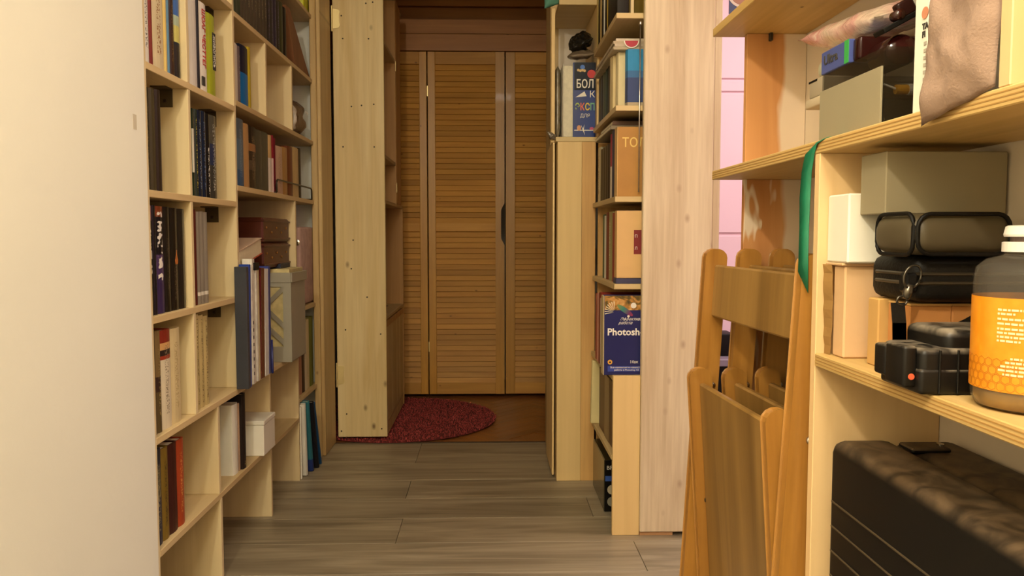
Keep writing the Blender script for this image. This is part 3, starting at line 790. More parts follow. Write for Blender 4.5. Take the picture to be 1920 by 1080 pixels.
# low row in narrow column
zI = 0.318
lb(3.110, 3.165, zI, 0.600, '#8a6a48', 'brown book at the front of the narrow column', x=-0.752)
lb(3.165, 3.209, zI, 0.637, '#b07c62', 'rose-brown tall book in the narrow column', x=-0.752)
lb(3.209, 3.262, zI, 0.581, '#3a1c14', 'dark chocolate book in the narrow column', x=-0.752)
lb(3.262, 3.300, zI, 0.600, '#d3c4a4', 'cream leaning book in the narrow column', x=-0.752)
lb(3.300, 3.342, zI, 0.605, '#c9b88c', 'light beige book before the green one in the narrow column', x=-0.752)
lb(3.342, 3.42, zI, 0.609, '#6a701f', 'olive green book at the end of the narrow column', x=-0.752)
# leaning books on the floor at the end
def leaner(y, t, h, tilt, col, label, x=-0.72, d=0.22, name='leaning_book'):
    r = empty(name, (x, y, 0.004), label, 'book', None, (tilt, 0, 0)); BOOKN[0] += 1
    book_parts(r, t, h, d, book_mat('book_cover_%d' % BOOKN[0], col if isinstance(col, list) else [(0, col)], h, t, None), 1); return r
o = box('white_board', -0.97, -0.735, 3.0945, 3.106, 0.0, 0.285, M['card_white'], None, 0.001); tag(o, 'white board standing flat against the last divider', 'board')
leaner(3.142, 0.022, 0.29, 0.08, '#d9d4c6', 'white book leaning on the floor by the last divider', x=-0.722)
leaner(3.201, 0.018, 0.30, 0.20, [(0, '#25356e'), (0.17, '#2f6c76')], 'teal book with blue foot leaning on the floor', x=-0.712)
leaner(3.246, 0.014, 0.30, 0.285, '#1c1a1e', 'black book leaning on the floor between teal and blue', x=-0.70)
leaner(3.301, 0.014, 0.30, 0.385, '#1f4c74', 'blue book leaning on the floor at the jamb', x=-0.70)

# ================================================================== HINGED BOOKCASE DOOR
hb = empty('hinged_bookcase', (-0.59, 4.0, 0), 'tall pine bookcase on hinges swung open in the doorway', 'bookcase')
HX0, HX1, HY0, HY1, HZ = -0.700, -0.474, 3.662, 4.41, 0.022
sp = box('side_panel', HX0, HX1, HY0, HY0 + 0.02, HZ, 2.14, M['pine'], hb, 0.002)
for x, z in ((-0.66, 1.93), (-0.55, 1.985), (-0.52, 1.99), (-0.655, 1.83), (-0.54, 1.83), (-0.62, 1.53), (-0.575, 1.535), (-0.52, 1.54), (-0.66, 1.35), (-0.52, 1.35), (-0.62, 0.93), (-0.63, 0.80), (-0.56, 0.67), (-0.66, 0.52), (-0.50, 0.50), (-0.66, 0.13), (-0.5, 0.06), (-0.685, 0.05)):
    bm = bmesh.new(); lathe(bm, [(0.0038, 0.0), (0.0034, -0.0012)], 8, axis='y')
    mk('screw', bm, M['screw'], sp, wloc(sp, (x, HY0 - 0.0001, z)))
box('back_panel', HX0, HX0 + 0.008, HY0 + 0.02, HY1, HZ, 2.14, M['niche_wall'], hb, 0.001)
box('side_panel', HX0 + 0.008, HX1, 4.105, 4.123, 1.10, 2.14, M['orange_pine'], hb, 0.001)
box('side_panel', HX0 + 0.008, HX1, HY1 - 0.018, HY1, HZ, 1.10, M['orange_pine'], hb, 0.001)
box('front_strip', HX1 - 0.022, HX1, 4.137, 4.335, 1.115, 2.14, M['orange_pine'], hb, 0.001)
for z, ye in ((1.832, 4.105), (1.320, 4.105), (1.113, HY1), (0.578, HY1), (0.09, HY1 - 0.02), (2.14, HY1)):
    box('shelf', HX0 + 0.008, HX1 - 0.002, HY0 + 0.02, ye, z - 0.016, z, M['ply_y'], hb, 0.001)
box('rail', HX1 - 0.016, HX1, HY0 + 0.02, HY1 - 0.018, 0.528, 0.556, M['orange_pine'], hb, 0.001)
for a, b in ((3.682, 3.90), (3.902, 4.09), (4.094, 4.22), (4.224, 4.392)):
    box('front_board', HX1 - 0.014, HX1 - 0.003, a, b, HZ, 0.528, M['pine'], hb, 0.001)
for z0 in (1.872, 0.268):
    h = empty('hinge', wloc(hb, (-0.700, 3.658, z0)), None); h.parent = hb
    bm = bmesh.new(); prism(bm, [(0.002, 0.0), (0.028, 0.004), (0.034, 0.016), (0.030, 0.03), (0.030, 0.06), (0.034, 0.072), (0.028, 0.084), (0.002, 0.088)], 'y', 0.0, 0.003)
    mk('leaf', bm, M['brass'], h)
    bm = bmesh.new(); lathe(bm, [(0.004, -0.012), (0.004, 0.10)], 10); mk('pin', bm, M['brass'], h, (-0.001, -0.002, 0))
for z0 in (1.78, 1.17):
    box('small_hinge', HX1 - 0.002, HX1 + 0.002, 4.119, 4.139, z0, z0 + 0.05, M['brass'], hb, 0.0005)
# grey folded cloth in the lower compartment
bm = bmesh.new(); pillow(bm, [(-0.64, 3.70, 0.592), (-0.50, 3.70, 0.592), (-0.50, 3.95, 0.592), (-0.64, 3.95, 0.592)], 0.05, 14, 18, 0.006, 25, 2.0)
for v in bm.verts: v.co += Vector((0, 0, 0.014))
for v in bm.verts: v.co -= Vector((-0.57, 3.82, 0.578))
o = mk('folded_cloth', bm, plain('grey_cloth', '#6e665c', 0.9, var=0.3, vscale=20), None, (-0.57, 3.82, 0.578), smooth=True); tag(o, 'grey folded cloth inside the hinged bookcase', 'cloth')

# ------------------------------------------------------------------ round red rug
rg = empty('rug', (-0.47, 4.12, 0), 'round dark red shaggy rug on the parquet', 'rug')
bm = bmesh.new(); lathe(bm, [(0.49, -0.001), (0.50, 0.004), (0.495, 0.008)], 72); mk('rug_base', bm, plain('rug_red', '#6b2420', 0.95, var=0.3, vscale=40), rg)
vv, ff = [], []
rr = random.Random(5)
for i in range(16000):
    a = rr.uniform(0, 2 * math.pi); r = 0.502 * math.sqrt(rr.random())
    x, y = r * math.cos(a), r * math.sin(a)
    h = rr.uniform(0.008, 0.014); b_ = rr.uniform(0, 2 * math.pi); w_ = 0.0026
    if x > -0.245 and x < 0.0 and 0: continue
    dx, dy = w_ * math.cos(b_), w_ * math.sin(b_); lx, ly = rr.uniform(-.006, .006), rr.uniform(-.006, .006)
    k = len(vv); vv += [(x - dx, y - dy, 0.006), (x + dx, y + dy, 0.006), (x + lx, y + ly, h + 0.004)]; ff.append((k, k + 1, k + 2))
me = bpy.data.meshes.new('pile'); me.from_pydata(vv, [], ff)
m_, t_, b_ = newmat('rug_pile'); N = NT(t_)
N.l(N.ramp(N.noise(N.coord((1, 1, 1), False), 60, 4, 0.4), [(0.3, srgb('#8a2c28')), (0.7, srgb('#c25650'))]), b_.inputs['Base Color']); b_.inputs['Roughness'].default_value = 0.9
me.materials.append(m_)
o = bpy.data.objects.new('pile', me); COL.objects.link(o); o.parent = rg; o['kind'] = 'stuff'

# ================================================================== CORNER CABINET (right of the doorway)
cb = empty('corner_cabinet', (0.33, 3.2, 0), 'narrow plywood cabinet with an open niche beside the doorway', 'cabinet')
box('door_panel', 0.258, 0.350, 3.045, 3.062, 0.0, 1.305, M['birch'], cb, 0.001)
box('door_panel', 0.3505, 0.403, 3.0455, 3.062, 0.0, 1.305, M['birch_dark'], cb, 0.001)
box('side_board', 0.243, 0.2505, 3.085, 3.396, 0.012, 1.305, M['birch'], cb, 0.001)
box('side_post', 0.236, 0.2500, 3.085, 3.105, 1.3055, 1.81, M['birch'], cb, 0.001)
box('side_board', 0.4035, 0.411, 3.03, 3.396, 1.322, 2.3, M['birch'], cb, 0.001)
box('side_board', 0.258, 0.268, 3.062, 3.396, 0.0, 1.305, M['birch'], cb, 0.001)
box('niche_floor', 0.2505, 0.411, 3.043, 3.396, 1.305, 1.322, M['ply_x'], cb, 0.001)
box('niche_top', 0.262, 0.4035, 3.045, 3.396, 1.812, 1.830, M['ply_x'], cb, 0.001)
zN = 1.322
# big blue encyclopedia, cover to the viewer
bb = empty('encyclopedia', (0.43, 3.066, zN), 'large dark blue book with colourful cover lettering in the niche', 'book')
bb.location = (0.38, 3.07, zN)
bl = plain('encyclopedia_blue', '#16337e', 0.3, var=0.2, vscale=8)
box('cover', 0.319, 0.402, 3.062, 3.0645, zN, 1.603, bl, bb, 0.0005)
box('cover', 0.319, 0.402, 3.094, 3.0965, zN, 1.603, bl, bb, 0.0005)
box('spine', 0.317, 0.3195, 3.062, 3.0965, zN, 1.603, bl, bb, 0.0005)
box('pages', 0.3195, 0.401, 3.0645, 3.094, zN + 0.003, 1.598, M['pages'], bb, 0)
box('cover_band', 0.321, 0.402, 3.0612, 3.0622, 1.50, 1.603, plain('night_print', '#1c2130', 0.3), bb, 0)
yB = 3.0608 - 3.07
def onb(nm, s, size, mat, x, z, **kw): text(nm, s, size, mat, bb, (x - 0.38, yB, z - zN), (R90, 0, 0), **kw)
onb('title_lettering', 'БОЛ', 0.044, M['ink_white'], 0.328, 1.508, sx=0.72, bold=0.0007)
onb('title_lettering', 'К', 0.034, M['ink_white'], 0.378, 1.473)
for i, (ch, c) in enumerate(zip('ЭКСП', ('#a3b85a', '#e06a50', '#e0c040', '#6fae8a'))):
    onb('title_lettering', ch, 0.036, plain('print_' + c[1:], c, 0.5), 0.3245 + i * 0.0188, 1.425, sx=0.72, bold=0.001)
onb('title_lettering', 'ДЛЯ', 0.019, M['ink_white'], 0.344, 1.398, sx=0.9)
def disc(nm, x, z, r, col, parent, y, n=16, sq=1.0):
    bm = bmesh.new(); prism(bm, [(r * math.cos(2 * math.pi * i / n), sq * r * math.sin(2 * math.pi * i / n)) for i in range(n)], 'y', -0.0004, 0.0)
    return mk(nm, bm, plain('print_' + col[1:], col, 0.5, var=0.05), parent, wloc(parent, (x, y, z)))
disc('apple_print', 0.386, 1.560, 0.016, '#c02a2a', bb, 3.0611)
disc('apple_print', 0.352, 1.585, 0.009, '#4a78c8', bb, 3.0611)
for k in range(4): disc('bead_print', 0.336 + k * 0.008, 1.574 - 0.002 * (k % 2), 0.005, '#dcb87c', bb, 3.0610)
bm = bmesh.new(); prism(bm, [(-0.022, -0.010), (0.012, 0.012), (0.020, -0.006)], 'y', -0.0004, 0.0); mk('plane_print', bm, M['ink_white'], bb, wloc(bb, (0.348, 3.0611, 1.483)))
box('ray_print', 0.322, 0.402, 3.0612, 3.0618, 1.348, 1.351, M['ink_white'], bb, 0)
bm = bmesh.new(); prism(bm, [(-0.008, 0.018), (0.0, 0.003), (0.006, 0.02), (0.003, 0.0), (0.008, -0.022), (0.0, -0.004)], 'y', -0.0004, 0.0); mk('butterfly_print', bm, M['ink_white'], bb, wloc(bb, (0.355, 3.0611, 1.352)))
disc('flower_print', 0.340, 1.358, 0.008, '#d89a70', bb, 3.0610, sq=1.3); disc('flower_print', 0.388, 1.356, 0.008, '#c04a70', bb, 3.0610, sq=0.7)
# white quilted book and bag
wq = empty('white_book', (0.297, 3.10, zN), 'thick white quilted-looking book beside the blue encyclopedia', 'book')
box('pages', 0.281, 0.315, 3.068, 3.22, zN + 0.003, 1.592, plain('quilted_white', '#e8dfc6', 0.8, var=0.15, vscale=60, bump=0.5, bscale=90), wq, 0.002)
box('cover', 0.2785, 0.281, 3.064, 3.222, zN, 1.597, M['card_white'], wq, 0.0005); box('cover', 0.315, 0.3168, 3.064, 3.222, zN, 1.597, M['card_white'], wq, 0.0005)
bm = bmesh.new(); pillow(bm, [(0.2635, 3.11, zN + 0.004), (0.2635, 3.25, zN + 0.004), (0.2635, 3.25, 1.61), (0.2635, 3.11, 1.60)], 0.025, 18, 22, 0.003, 34, 1.0, 12, 0.002)
for v in bm.verts: v.co -= Vector((0.266, 3.16, zN))
o = mk('plastic_bag', bm, plain('smoky_film', '#86785e', 0.18, var=0.5, vscale=22, bump=0.5, bscale=40), None, (0.266, 3.16, zN), smooth=True); tag(o, 'smoky plastic bag standing at the left of the niche', 'bag')
bm = bmesh.new(); pillow(bm, [(0.295, 3.05, 1.612), (0.40, 3.05, 1.62), (0.40, 3.22, 1.67), (0.31, 3.22, 1.64)], 0.030, 16, 16, 0.006, 28, 6.0, 4, 0.004)
for v in bm.verts: v.co -= Vector((0.35, 3.12, 1.605)) - Vector((0, 0, 0.012))
o = mk('grey_bag', bm, plain('grey_film', '#8a7760', 0.25, var=0.4, vscale=26), None, (0.35, 3.12, 1.605), smooth=True); tag(o, 'crumpled grey plastic bag lying on the blue encyclopedia', 'bag')
bm = bmesh.new(); pillow(bm, [(0.302, 3.06, 1.648), (0.392, 3.06, 1.690), (0.392, 3.20, 1.745), (0.315, 3.20, 1.69)], 0.060, 26, 26, 0.014, 48, 11.0, 3, 0.006)
for v in bm.verts: v.co -= Vector((0.355, 3.12, 1.648))
o = mk('black_bag', bm, plain('black_film', '#201c16', 0.2, var=0.5, vscale=24), None, (0.355, 3.12, 1.648), smooth=True); tag(o, 'black shiny bag bundled on top of the grey bag', 'bag')
bm = bmesh.new(); pillow(bm, [(0.222, 3.06, 1.345), (0.256, 3.06, 1.330), (0.256, 3.075, 1.312), (0.226, 3.07, 1.318)], 0.02, 10, 10, 0.005, 60, 2.0, 3, 0.006)
for v in bm.verts: v.co -= Vector((0.24, 3.065, 1.33))
o = mk('bag_corner', bm, plain('grey_film_scrap', '#7d7160', 0.25, var=0.4, vscale=50), None, (0.24, 3.065, 1.33), smooth=True); tag(o, 'twisted grey plastic scrap hanging at the niche edge', 'plastic')
bm = bmesh.new(); pillow(bm, [(0.208, 3.04, 1.803), (0.262, 3.04, 1.818), (0.268, 3.04, 1.905), (0.205, 3.04, 1.905)], 0.05, 14, 14, 0.006, 22, 4.0, 3, 0.003)
for v in bm.verts: v.co -= Vector((0.24, 3.06, 1.81)) - Vector((0, 0.025, 0))
o = mk('teal_cloth', bm, plain('teal_fabric', '#5f9a86', 0.85, var=0.2, vscale=20), None, (0.24, 3.06, 1.81), smooth=True); tag(o, 'teal fabric bundle hanging over the niche top', 'cloth')

# ================================================================== CORNER SHELVES + POST
cs_ = empty('corner_shelves', (0.55, 2.77, 0), 'open plywood shelves between the cabinet and the whitewashed post', 'bookcase')
CX = 0.390; CY0, CY1 = 2.4925, 3.028
for z in (1.632, 1.352, 1.072, 0.799):
    s_ = box('shelf', CX, 0.6985, CY0, CY1, z - 0.017, z, M['dark_shelf'], cs_, 0.001)
    box('edge_strip', CX + 0.0005, 0.472, CY0 - 0.0025, CY0, z - 0.0165, z - 0.0005, M['ply_x'], s_, 0.0005)
box('top_board', 0.387, 0.6985, CY0 + 0.0005, CY1, 0.494, 0.511, M['ply_x'], cs_, 0.001)
box('shelf', 0.387, 0.6985, CY0 + 0.018, CY1, 0.235, 0.250, M['dark_shelf'], cs_, 0.001)
box('front_panel', 0.387, 0.473, 2.476, 2.4925, 0.0, 0.511, M['birch'], cs_, 0.001)
box('side_board', 0.411, 0.6985, CY1, CY1 + 0.016, 0.0, 2.4, M['birch_dark'], cs_, 0.001)
box('divider_strip', 0.437, 0.447, 2.51, 2.53, 1.632, 2.2, M['ply'], cs_, 0.001)
bm = bmesh.new(); tube(bm, [(0.4625, 2.486, 1.085), (0.4630, 2.486, 1.594)], 0.0022, 8); mk('steel_rod', bm, M['steel'], cs_, wloc(cs_, (0, 0, 0)), smooth=True)
bm = bmesh.new(); lathe(bm, [(0.004, 0), (0.005, 0.003), (0.005, 0.008), (0.003, 0.012)], 10); mk('rod_knob', bm, M['steel'], cs_, wloc(cs_, (0.4630, 2.486, 1.594)), smooth=True)
po = empty('trim_post', (0.58, 2.48, 0)); tag(po, 'broad whitewashed spruce post with grey knots', 'trim', None, 'structure')
box('post_board', 0.4735, 0.690, 2.466, 2.4915, 0.012, H_CEIL, M['whitewash'], po, 0.003)
box('edge_board', 0.6905, 0.7125, 2.470, 2.4915, 0.0, H_CEIL, M['whitewash'], po, 0.002)
box('foot_rail', 0.475, 0.58, 2.474, 2.49, 0.0, 0.012, plain('foot_rail', '#b98a5c', 0.6), po, 0)
def rb(y0, y1, z, top, bands, label, x=0.405, **kw): return book(x, y0, y1, z, top, bands, label, side=-1, **kw)
def flatcover(root, x0, x1, y, z0, z1, mat):
    return box('front_cover', x0, x1, y - 0.0012, y, z0, z1, mat, root, 0)
# top row
z = 1.632
for y0, y1, c, l_ in ((2.99, 3.02, '#c2a866', 'pale yellow folder edge in the highest corner row'), (2.93, 2.985, '#2c2418', 'black-brown book in the highest corner row by the cabinet'), (2.90, 2.93, '#c9a86a', 'ochre thin book in the highest corner row'), (2.84, 2.90, '#2a2620', 'charcoal book in the highest corner row'), (2.815, 2.84, '#d9d6cc', 'white thin book in the highest corner row'), (2.76, 2.815, '#201a14', 'black book in the highest corner row'), (2.73, 2.76, '#c2a23e', 'mustard thin book beside the black box')):
    rb(y0, y1, z, z + 0.27, c, l_, x=0.398)
o = rounded_box('black_box', 0.394, 0.432, 2.51, 2.70, z, z + 0.22, 0.004, plain('black_box', '#241f1a', 0.5), None); tag(o, 'black box standing on the highest corner shelf', 'box')
# second row
z = 1.352
rb(2.955, 3.015, z, 1.524, '#5a4a28', 'brown-olive book deep in the row with the sky-blue cover')
rb(2.90, 2.953, z, 1.524, '#2c2418', 'dark brown book in the row with the sky-blue cover')
rb(2.84, 2.90, z, 1.524, '#4a5034', 'moss green book in the row with the sky-blue cover')
rb(2.78, 2.84, z, 1.524, '#22382a', 'dark green book in the row with the sky-blue cover')
rb(2.73, 2.78, z, 1.524, '#3a2c1c', 'umber book in the row with the sky-blue cover')
rb(2.70, 2.73, z, 1.524, '#8a7c5c', 'thin tan book in the row with the sky-blue cover')
rb(2.655, 2.70, z, 1.52, '#2c3a2c', 'black-green thin book beside the cream block')
o = rb(2.59, 2.655, z, 1.525, '#d8c290', 'cream page block with dark thumb mark facing out', x=0.392)
bm = bmesh.new(); prism(bm, [(0.010 * math.sin(math.pi * k / 8) ** 1 * -1, -0.02 + 0.04 * k / 8) for k in range(9)], 'y', -0.0006, 0.0); mk('thumb_mark', bm, M['ink_dark'], o, (0.028, -0.0325, 0.09))
o = rb(2.545, 2.59, z, 1.525, '#e0cfa0', 'white hardback with cream cover behind the sky-blue book', x=0.402)
bk = rb(2.500, 2.545, z, 1.525, [(0, '#b9a888'), (0.06, '#3a4a78'), (0.5, '#3c6ea0'), (0.62, '#2f8cc0')], 'sky-blue covered book with clouds beside the steel rod', x=0.424)
st = empty('magazine_stack', (0.46, 2.74, 1.5265), 'pile of pale magazines lying on top of the books', 'magazines')
for k, (dz, x0, c) in enumerate(((0.0, 0.385, '#b9a888'), (0.010, 0.390, '#cbb9a0'), (0.019, 0.386, '#c0ad90'), (0.028, 0.395, '#d8c8b0'))):
    box('magazine', x0, 0.60, 2.515 + 0.004 * k, 2.98 - 0.02 * k, 1.5265 + dz, 1.5345 + dz + 0.001, plain('magazine_%d' % k, c, 0.6, var=0.2, vscale=40), st, 0.0006)
bm = bmesh.new(); prism(bm, [(0.0205 * math.cos(math.pi + math.pi * i / 14), 0.019 * math.sin(math.pi + math.pi * i / 14)) for i in range(15)], 'y', -0.0008, 0.0)
o2 = mk('red_tab', bm, plain('tab_red', '#b32438', 0.4), None, (0.4405, 2.5095, 1.552)); tag(o2, 'red half-round tab with white rim hanging from the magazine pile', 'tab')
bm = bmesh.new(); prism(bm, [(0.0235 * math.cos(math.pi + math.pi * i / 14), 0.022 * math.sin(math.pi + math.pi * i / 14)) for i in range(15)], 'y', 0.0, 0.0008); mk('white_rim', bm, M['ink_white'], o2)
# third row
z = 1.072
rb(2.95, 3.015, z, 1.275, '#cbbf9c', 'white spined book with black print in the row of the gold-lettered cover', ink='#4a4030')
for i, (y0, y1, c) in enumerate(((2.895, 2.948, '#3c2c18'), (2.84, 2.893, '#2c2014'), (2.785, 2.838, '#38281a'), (2.735, 2.783, '#2a1c14'), (2.69, 2.733, '#3a1c18'))):
    rb(y0, y1, z, 1.262, c, ['dark brown volume beside the white-spined book, corner row', 'dark brown volume second after the white-spined book, corner row', 'dark brown volume in the middle of five, corner row', 'dark brown volume before the reddish one, corner row', 'reddish dark volume beside the red and white spine'][i], group='dark volumes in the corner row')
rb(2.652, 2.688, z, 1.285, [(0, '#d8c8b4'), (0.5, '#a33a48')], 'red and white spine next to the navy book', x=0.402)
rb(2.575, 2.650, z, 1.290, '#23274a', 'navy blue book behind the gold-lettered tan cover', x=0.400)
bk = empty('tan_hardback', (0.44, 2.53, z), 'tan hardback with gold letters on its front cover', 'book')
tm = plain('tan_cloth_cover', '#b5823a', 0.6, var=0.12, vscale=14)
box('front_cover', 0.399, 0.560, 2.503, 2.506, z, 1.288, tm, bk, 0.0006); box('back_cover', 0.399, 0.560, 2.552, 2.555, z, 1.288, tm, bk, 0.0006)
box('spine', 0.3975, 0.400, 2.503, 2.555, z, 1.288, plain('tan_spine', '#d8b070', 0.5), bk, 0.0008); box('pages', 0.400, 0.556, 2.506, 2.552, z + 0.004, 1.283, M['pages'], bk, 0)
text('gold_lettering', 'ТОЛ', 0.040, M['ink_gold'], bk, (0.412 - 0.44, 2.5025 - 2.53, 1.226 - z), (R90, 0, 0), sx=0.9, bold=0.0003)
for k, (z0, x0) in enumerate(((1.2925, 0.392), (1.3065, 0.398))):
    fb = empty('flat_book', (0.47, 2.80, z0), ['grey-brown book lying flat across the upright volumes', 'darker flat book on top of the grey-brown flat one'][k], 'book')
    box('cover', x0, 0.54, 2.60, 2.98 - 0.1 * k, z0, z0 + 0.0135, plain('flat_cover_%d' % k, ['#8a7a62', '#6b4a34'][k], 0.5), fb, 0.001)
    box('pages', x0 - 0.0005, x0 + 0.002, 2.61, 2.97 - 0.1 * k, z0 + 0.003, z0 + 0.010, M['pages'], fb, 0)
# fourth row
z = 0.799
for y0, y1, tp, c, l_, ik in ((2.835, 2.874, 1.025, '#4a5a3a', 'green edged book in the row with the red-labelled cover', None), (2.800, 2.833, 1.02, '#d8d0bc', 'white spined thin book in the row with the red-labelled cover', None), (2.735, 2.798, 1.03, '#7c2c1c', 'brick red book in the row with the red-labelled cover', None), (2.662, 2.733, 1.03, '#a39a66', 'sage patterned book between two red ones', '#d8cfae'), (2.590, 2.660, 1.025, '#9a2c26', 'bright red book beside the pale pink-spined one', None), (2.553, 2.588, 1.03, '#d6bcae', 'pale pink patterned spine beside the cream cover', '#a8606a')):
    rb(y0, y1, z, tp, c, l_, ink=ik)
bk = empty('cream_hardback', (0.44, 2.52, z), 'cream tan hardback with a dark red label on its cover', 'book')
cm = plain('cream_cover', '#dbb173', 0.6, var=0.08)
box('front_cover', 0.400, 0.55, 2.503, 2.506, z + 0.018, 1.028, cm, bk, 0.0006); box('back_cover', 0.400, 0.55, 2.545, 2.548, z + 0.018, 1.028, cm, bk, 0.0006)
box('spine', 0.3985, 0.401, 2.503, 2.548, z + 0.018, 1.028, cm, bk, 0.0008); box('pages', 0.401, 0.546, 2.506, 2.545, z + 0.022, 1.024, M['pages'], bk, 0)
box('red_label', 0.4525, 0.50, 2.5022, 2.5032, 0.892, 0.968, plain('label_red', '#7c1a1a', 0.5), bk, 0)
text('lettering', 'П', 0.013, M['ink_white'], bk, (0.4545 - 0.44, 2.5018 - 2.52, 0.944 - z), (R90, 0, 0)); text('lettering', 'Л', 0.013, M['ink_white'], bk, (0.4545 - 0.44, 2.5018 - 2.52, 0.906 - z), (R90, 0, 0))
o = box('blue_notebook', 0.396, 0.55, 2.500, 2.552, z, z + 0.017, plain('notebook_blue', '#3a3a58', 0.5), None, 0.001); tag(o, 'dark blue notebook lying under the cream hardback', 'notebook')
# fifth row: blue manual
z = 0.511
bk = empty('blue_manual', (0.42, 2.50, z), 'dark blue computer manual with white title and butterfly picture', 'book')
nm = plain('manual_navy', '#20265e', 0.28, var=0.1, vscale=8)
box('front_cover', 0.360, 0.530, 2.4605 + 0.034, 2.4630 + 0.034, z, 0.762, nm, bk, 0.0008)
box('back_cover', 0.360, 0.530, 2.538, 2.5405, z, 0.762, nm, bk, 0.0008)
box('spine', 0.357, 0.360, 2.4945, 2.5405, z, 0.762, plain('manual_spine', '#cdb98a', 0.5), bk, 0.0008)
box('pages', 0.360, 0.526, 2.497, 2.538, z + 0.004, 0.757, M['pages'], bk, 0)
yM = 2.4942
def onm(nm_, s, size, mat, x, zz_, **kw): text(nm_, s, size, mat, bk, (x - 0.42, yM - 0.0006 - 2.50, zz_ - z), (R90, 0, 0), **kw)
m_, t_, b_ = newmat('butterfly_picture'); N = NT(t_)
N.l(N.ramp(N.noise(N.coord((1, 1, 1.4), False), 26, 3, 1.5), [(0.32, srgb('#2a2218')), (0.45, srgb('#6e5a28')), (0.56, srgb('#b8823c')), (0.7, srgb('#d8b070'))]), b_.inputs['Base Color']); b_.inputs['Roughness'].default_value = 0.3
box('cover_picture', 0.361, 0.530, yM - 0.0003, yM + 0.0006, 0.716, 0.762, m_, bk, 0)
bm = bmesh.new()
for k in range(8):
    a = math.radians(95 + k * 14); c, s_ = math.cos(a), math.sin(a)
    prism(bm, [(0.004 * c - 0.0012 * s_, 0.004 * s_ + 0.0012 * c), (0.032 * c - 0.0016 * s_, 0.032 * s_ + 0.0016 * c), (0.032 * c + 0.0016 * s_, 0.032 * s_ - 0.0016 * c)], 'y', -0.0003, 0)
mk('shell_print', bm, plain('shell_cream', '#e3d8b8', 0.4), bk, wloc(bk, (0.393, yM - 0.0004, 0.712)))
bm = bmesh.new(); prism(bm, [(0.030 * math.cos(2 * math.pi * i / 20), 0.008 * math.sin(2 * math.pi * i / 20)) for i in range(20)], 'y', -0.0005, 0)
m_, t_, b_ = newmat('quill_print'); N = NT(t_)
spx = N.n('ShaderNodeSeparateXYZ'); N.l(N.n('ShaderNodeTexCoord').outputs['Object'], spx.inputs[0])
N.l(N.ramp(N.math('ADD', N.math('MULTIPLY', spx.outputs[0], 16.0), 0.5), [(0.0, srgb('#7c8a3a')), (0.4, srgb('#2f7a6a')), (0.75, srgb('#6a3060')), (1.0, srgb('#a03048'))]), b_.inputs['Base Color'])
mk('quill_print', bm, m_, bk, wloc(bk, (0.425, yM - 0.0006, 0.716)), (0, math.radians(35), 0))
disc('bead_print', 0.436, 0.697, 0.004, '#e8dcc8', bk, yM - 0.001); disc('flower_print', 0.452, 0.731, 0.009, '#e6e0d4', bk, yM - 0.0006)
onm('script_lettering', 'Эффективная', 0.013, M['ink_white'], 0.409, 0.684, shear=0.5)
onm('script_lettering', 'работа', 0.013, M['ink_white'], 0.404, 0.672, shear=0.5)
onm('title_lettering', 'Photoshop', 0.031, M['ink_white'], 0.3695, 0.6375, sx=1.0, bold=0.0007)
onm('author_lettering', 'Мак', 0.013, M['ink_white'], 0.4425, 0.548)
disc('emblem', 0.379, 0.552, 0.0075, '#e0a63c', bk, yM - 0.0002); disc('emblem', 0.379, 0.5515, 0.003, '#1c1c2c', bk, yM - 0.0008)
box('caption_strip', 0.372, 0.530, yM - 0.0003, yM + 0.0006, 0.522, 0.539, plain('strip_blue', '#35489a', 0.4), bk, 0)
onm('caption_lettering', 'Все изменения и новшества', 0.0075, M['ink_white'], 0.380, 0.5325); onm('caption_lettering', 'работы в Photoshop CS', 0.0075, M['ink_white'], 0.392, 0.5245)
rb(2.56, 2.62, z, 0.745, '#b9a071', 'beige book directly behind the blue manual', x=0.372)
rb(2.625, 2.67, z, 0.75, '#9a3a24', 'brick red book behind the blue manual', x=0.372)
rb(2.675, 2.70, z, 0.74, '#cdbfa4', 'pale thin book behind the blue manual', x=0.374)
rb(2.705, 2.76, z, 0.755, '#8a2c1c', 'dark red book deep behind the blue manual', x=0.376)
rb(2.765, 2.80, z, 0.75, '#c98a78', 'salmon book deep behind the blue manual', x=0.376)
rb(2.805, 2.86, z, 0.745, '#a8452c', 'rusty red book at the end behind the blue manual', x=0.378)
# lower compartments
bm = bmesh.new(); addbox(bm, -0.018, 0.018, -0.012, 0.012, 0, 0.236, 0.003)
o = mk('foam_plank', bm, plain('foam_cream', '#e0cf94', 0.85, var=0.08, bump=0.15), None, (0.3935, 2.945, 0.251), (0, 0.02, 0)); tag(o, 'cream foam plank standing on the low corner shelf', 'plank')
br = empty('brown_album', (0.43, 2.72, 0.25), 'dark brown album with a taped strip on the low corner shelf', 'album')
box('cover', 0.402, 0.46, 2.55, 2.90, 0.25, 0.47, plain('album_brown', '#6a4a2a', 0.5, var=0.2), br, 0.002)
box('tape_strip', 0.4012, 0.4022, 2.66, 2.76, 0.25, 0.47, plain('tape', '#8a7048', 0.4), br, 0)
kb = empty('kettle_box', (0.46, 2.84, 0), 'black glossy appliance box with white print on the floor', 'box')
bxm_ = plain('glossy_black_box', '#3a3524', 0.2, var=0.2, vscale=10)
box('carton', 0.392, 0.56, 2.692, 2.985, 0.0, 0.182, bxm_, kb, 0.003)
box('front_print', 0.394, 0.558, 2.6908, 2.6922, 0.002, 0.18, plain('print_black', '#14110f', 0.3), kb, 0)
text('lettering', 'BRA', 0.020, M['ink_white'], kb, (0.4 - 0.46, 2.6904 - 2.84, 0.148), (R90, 0, 0))
box('blue_strip', 0.396, 0.55, 2.6900, 2.6909, 0.108, 0.126, plain('strip_mid_blue', '#3a5aa8', 0.4), kb, 0)
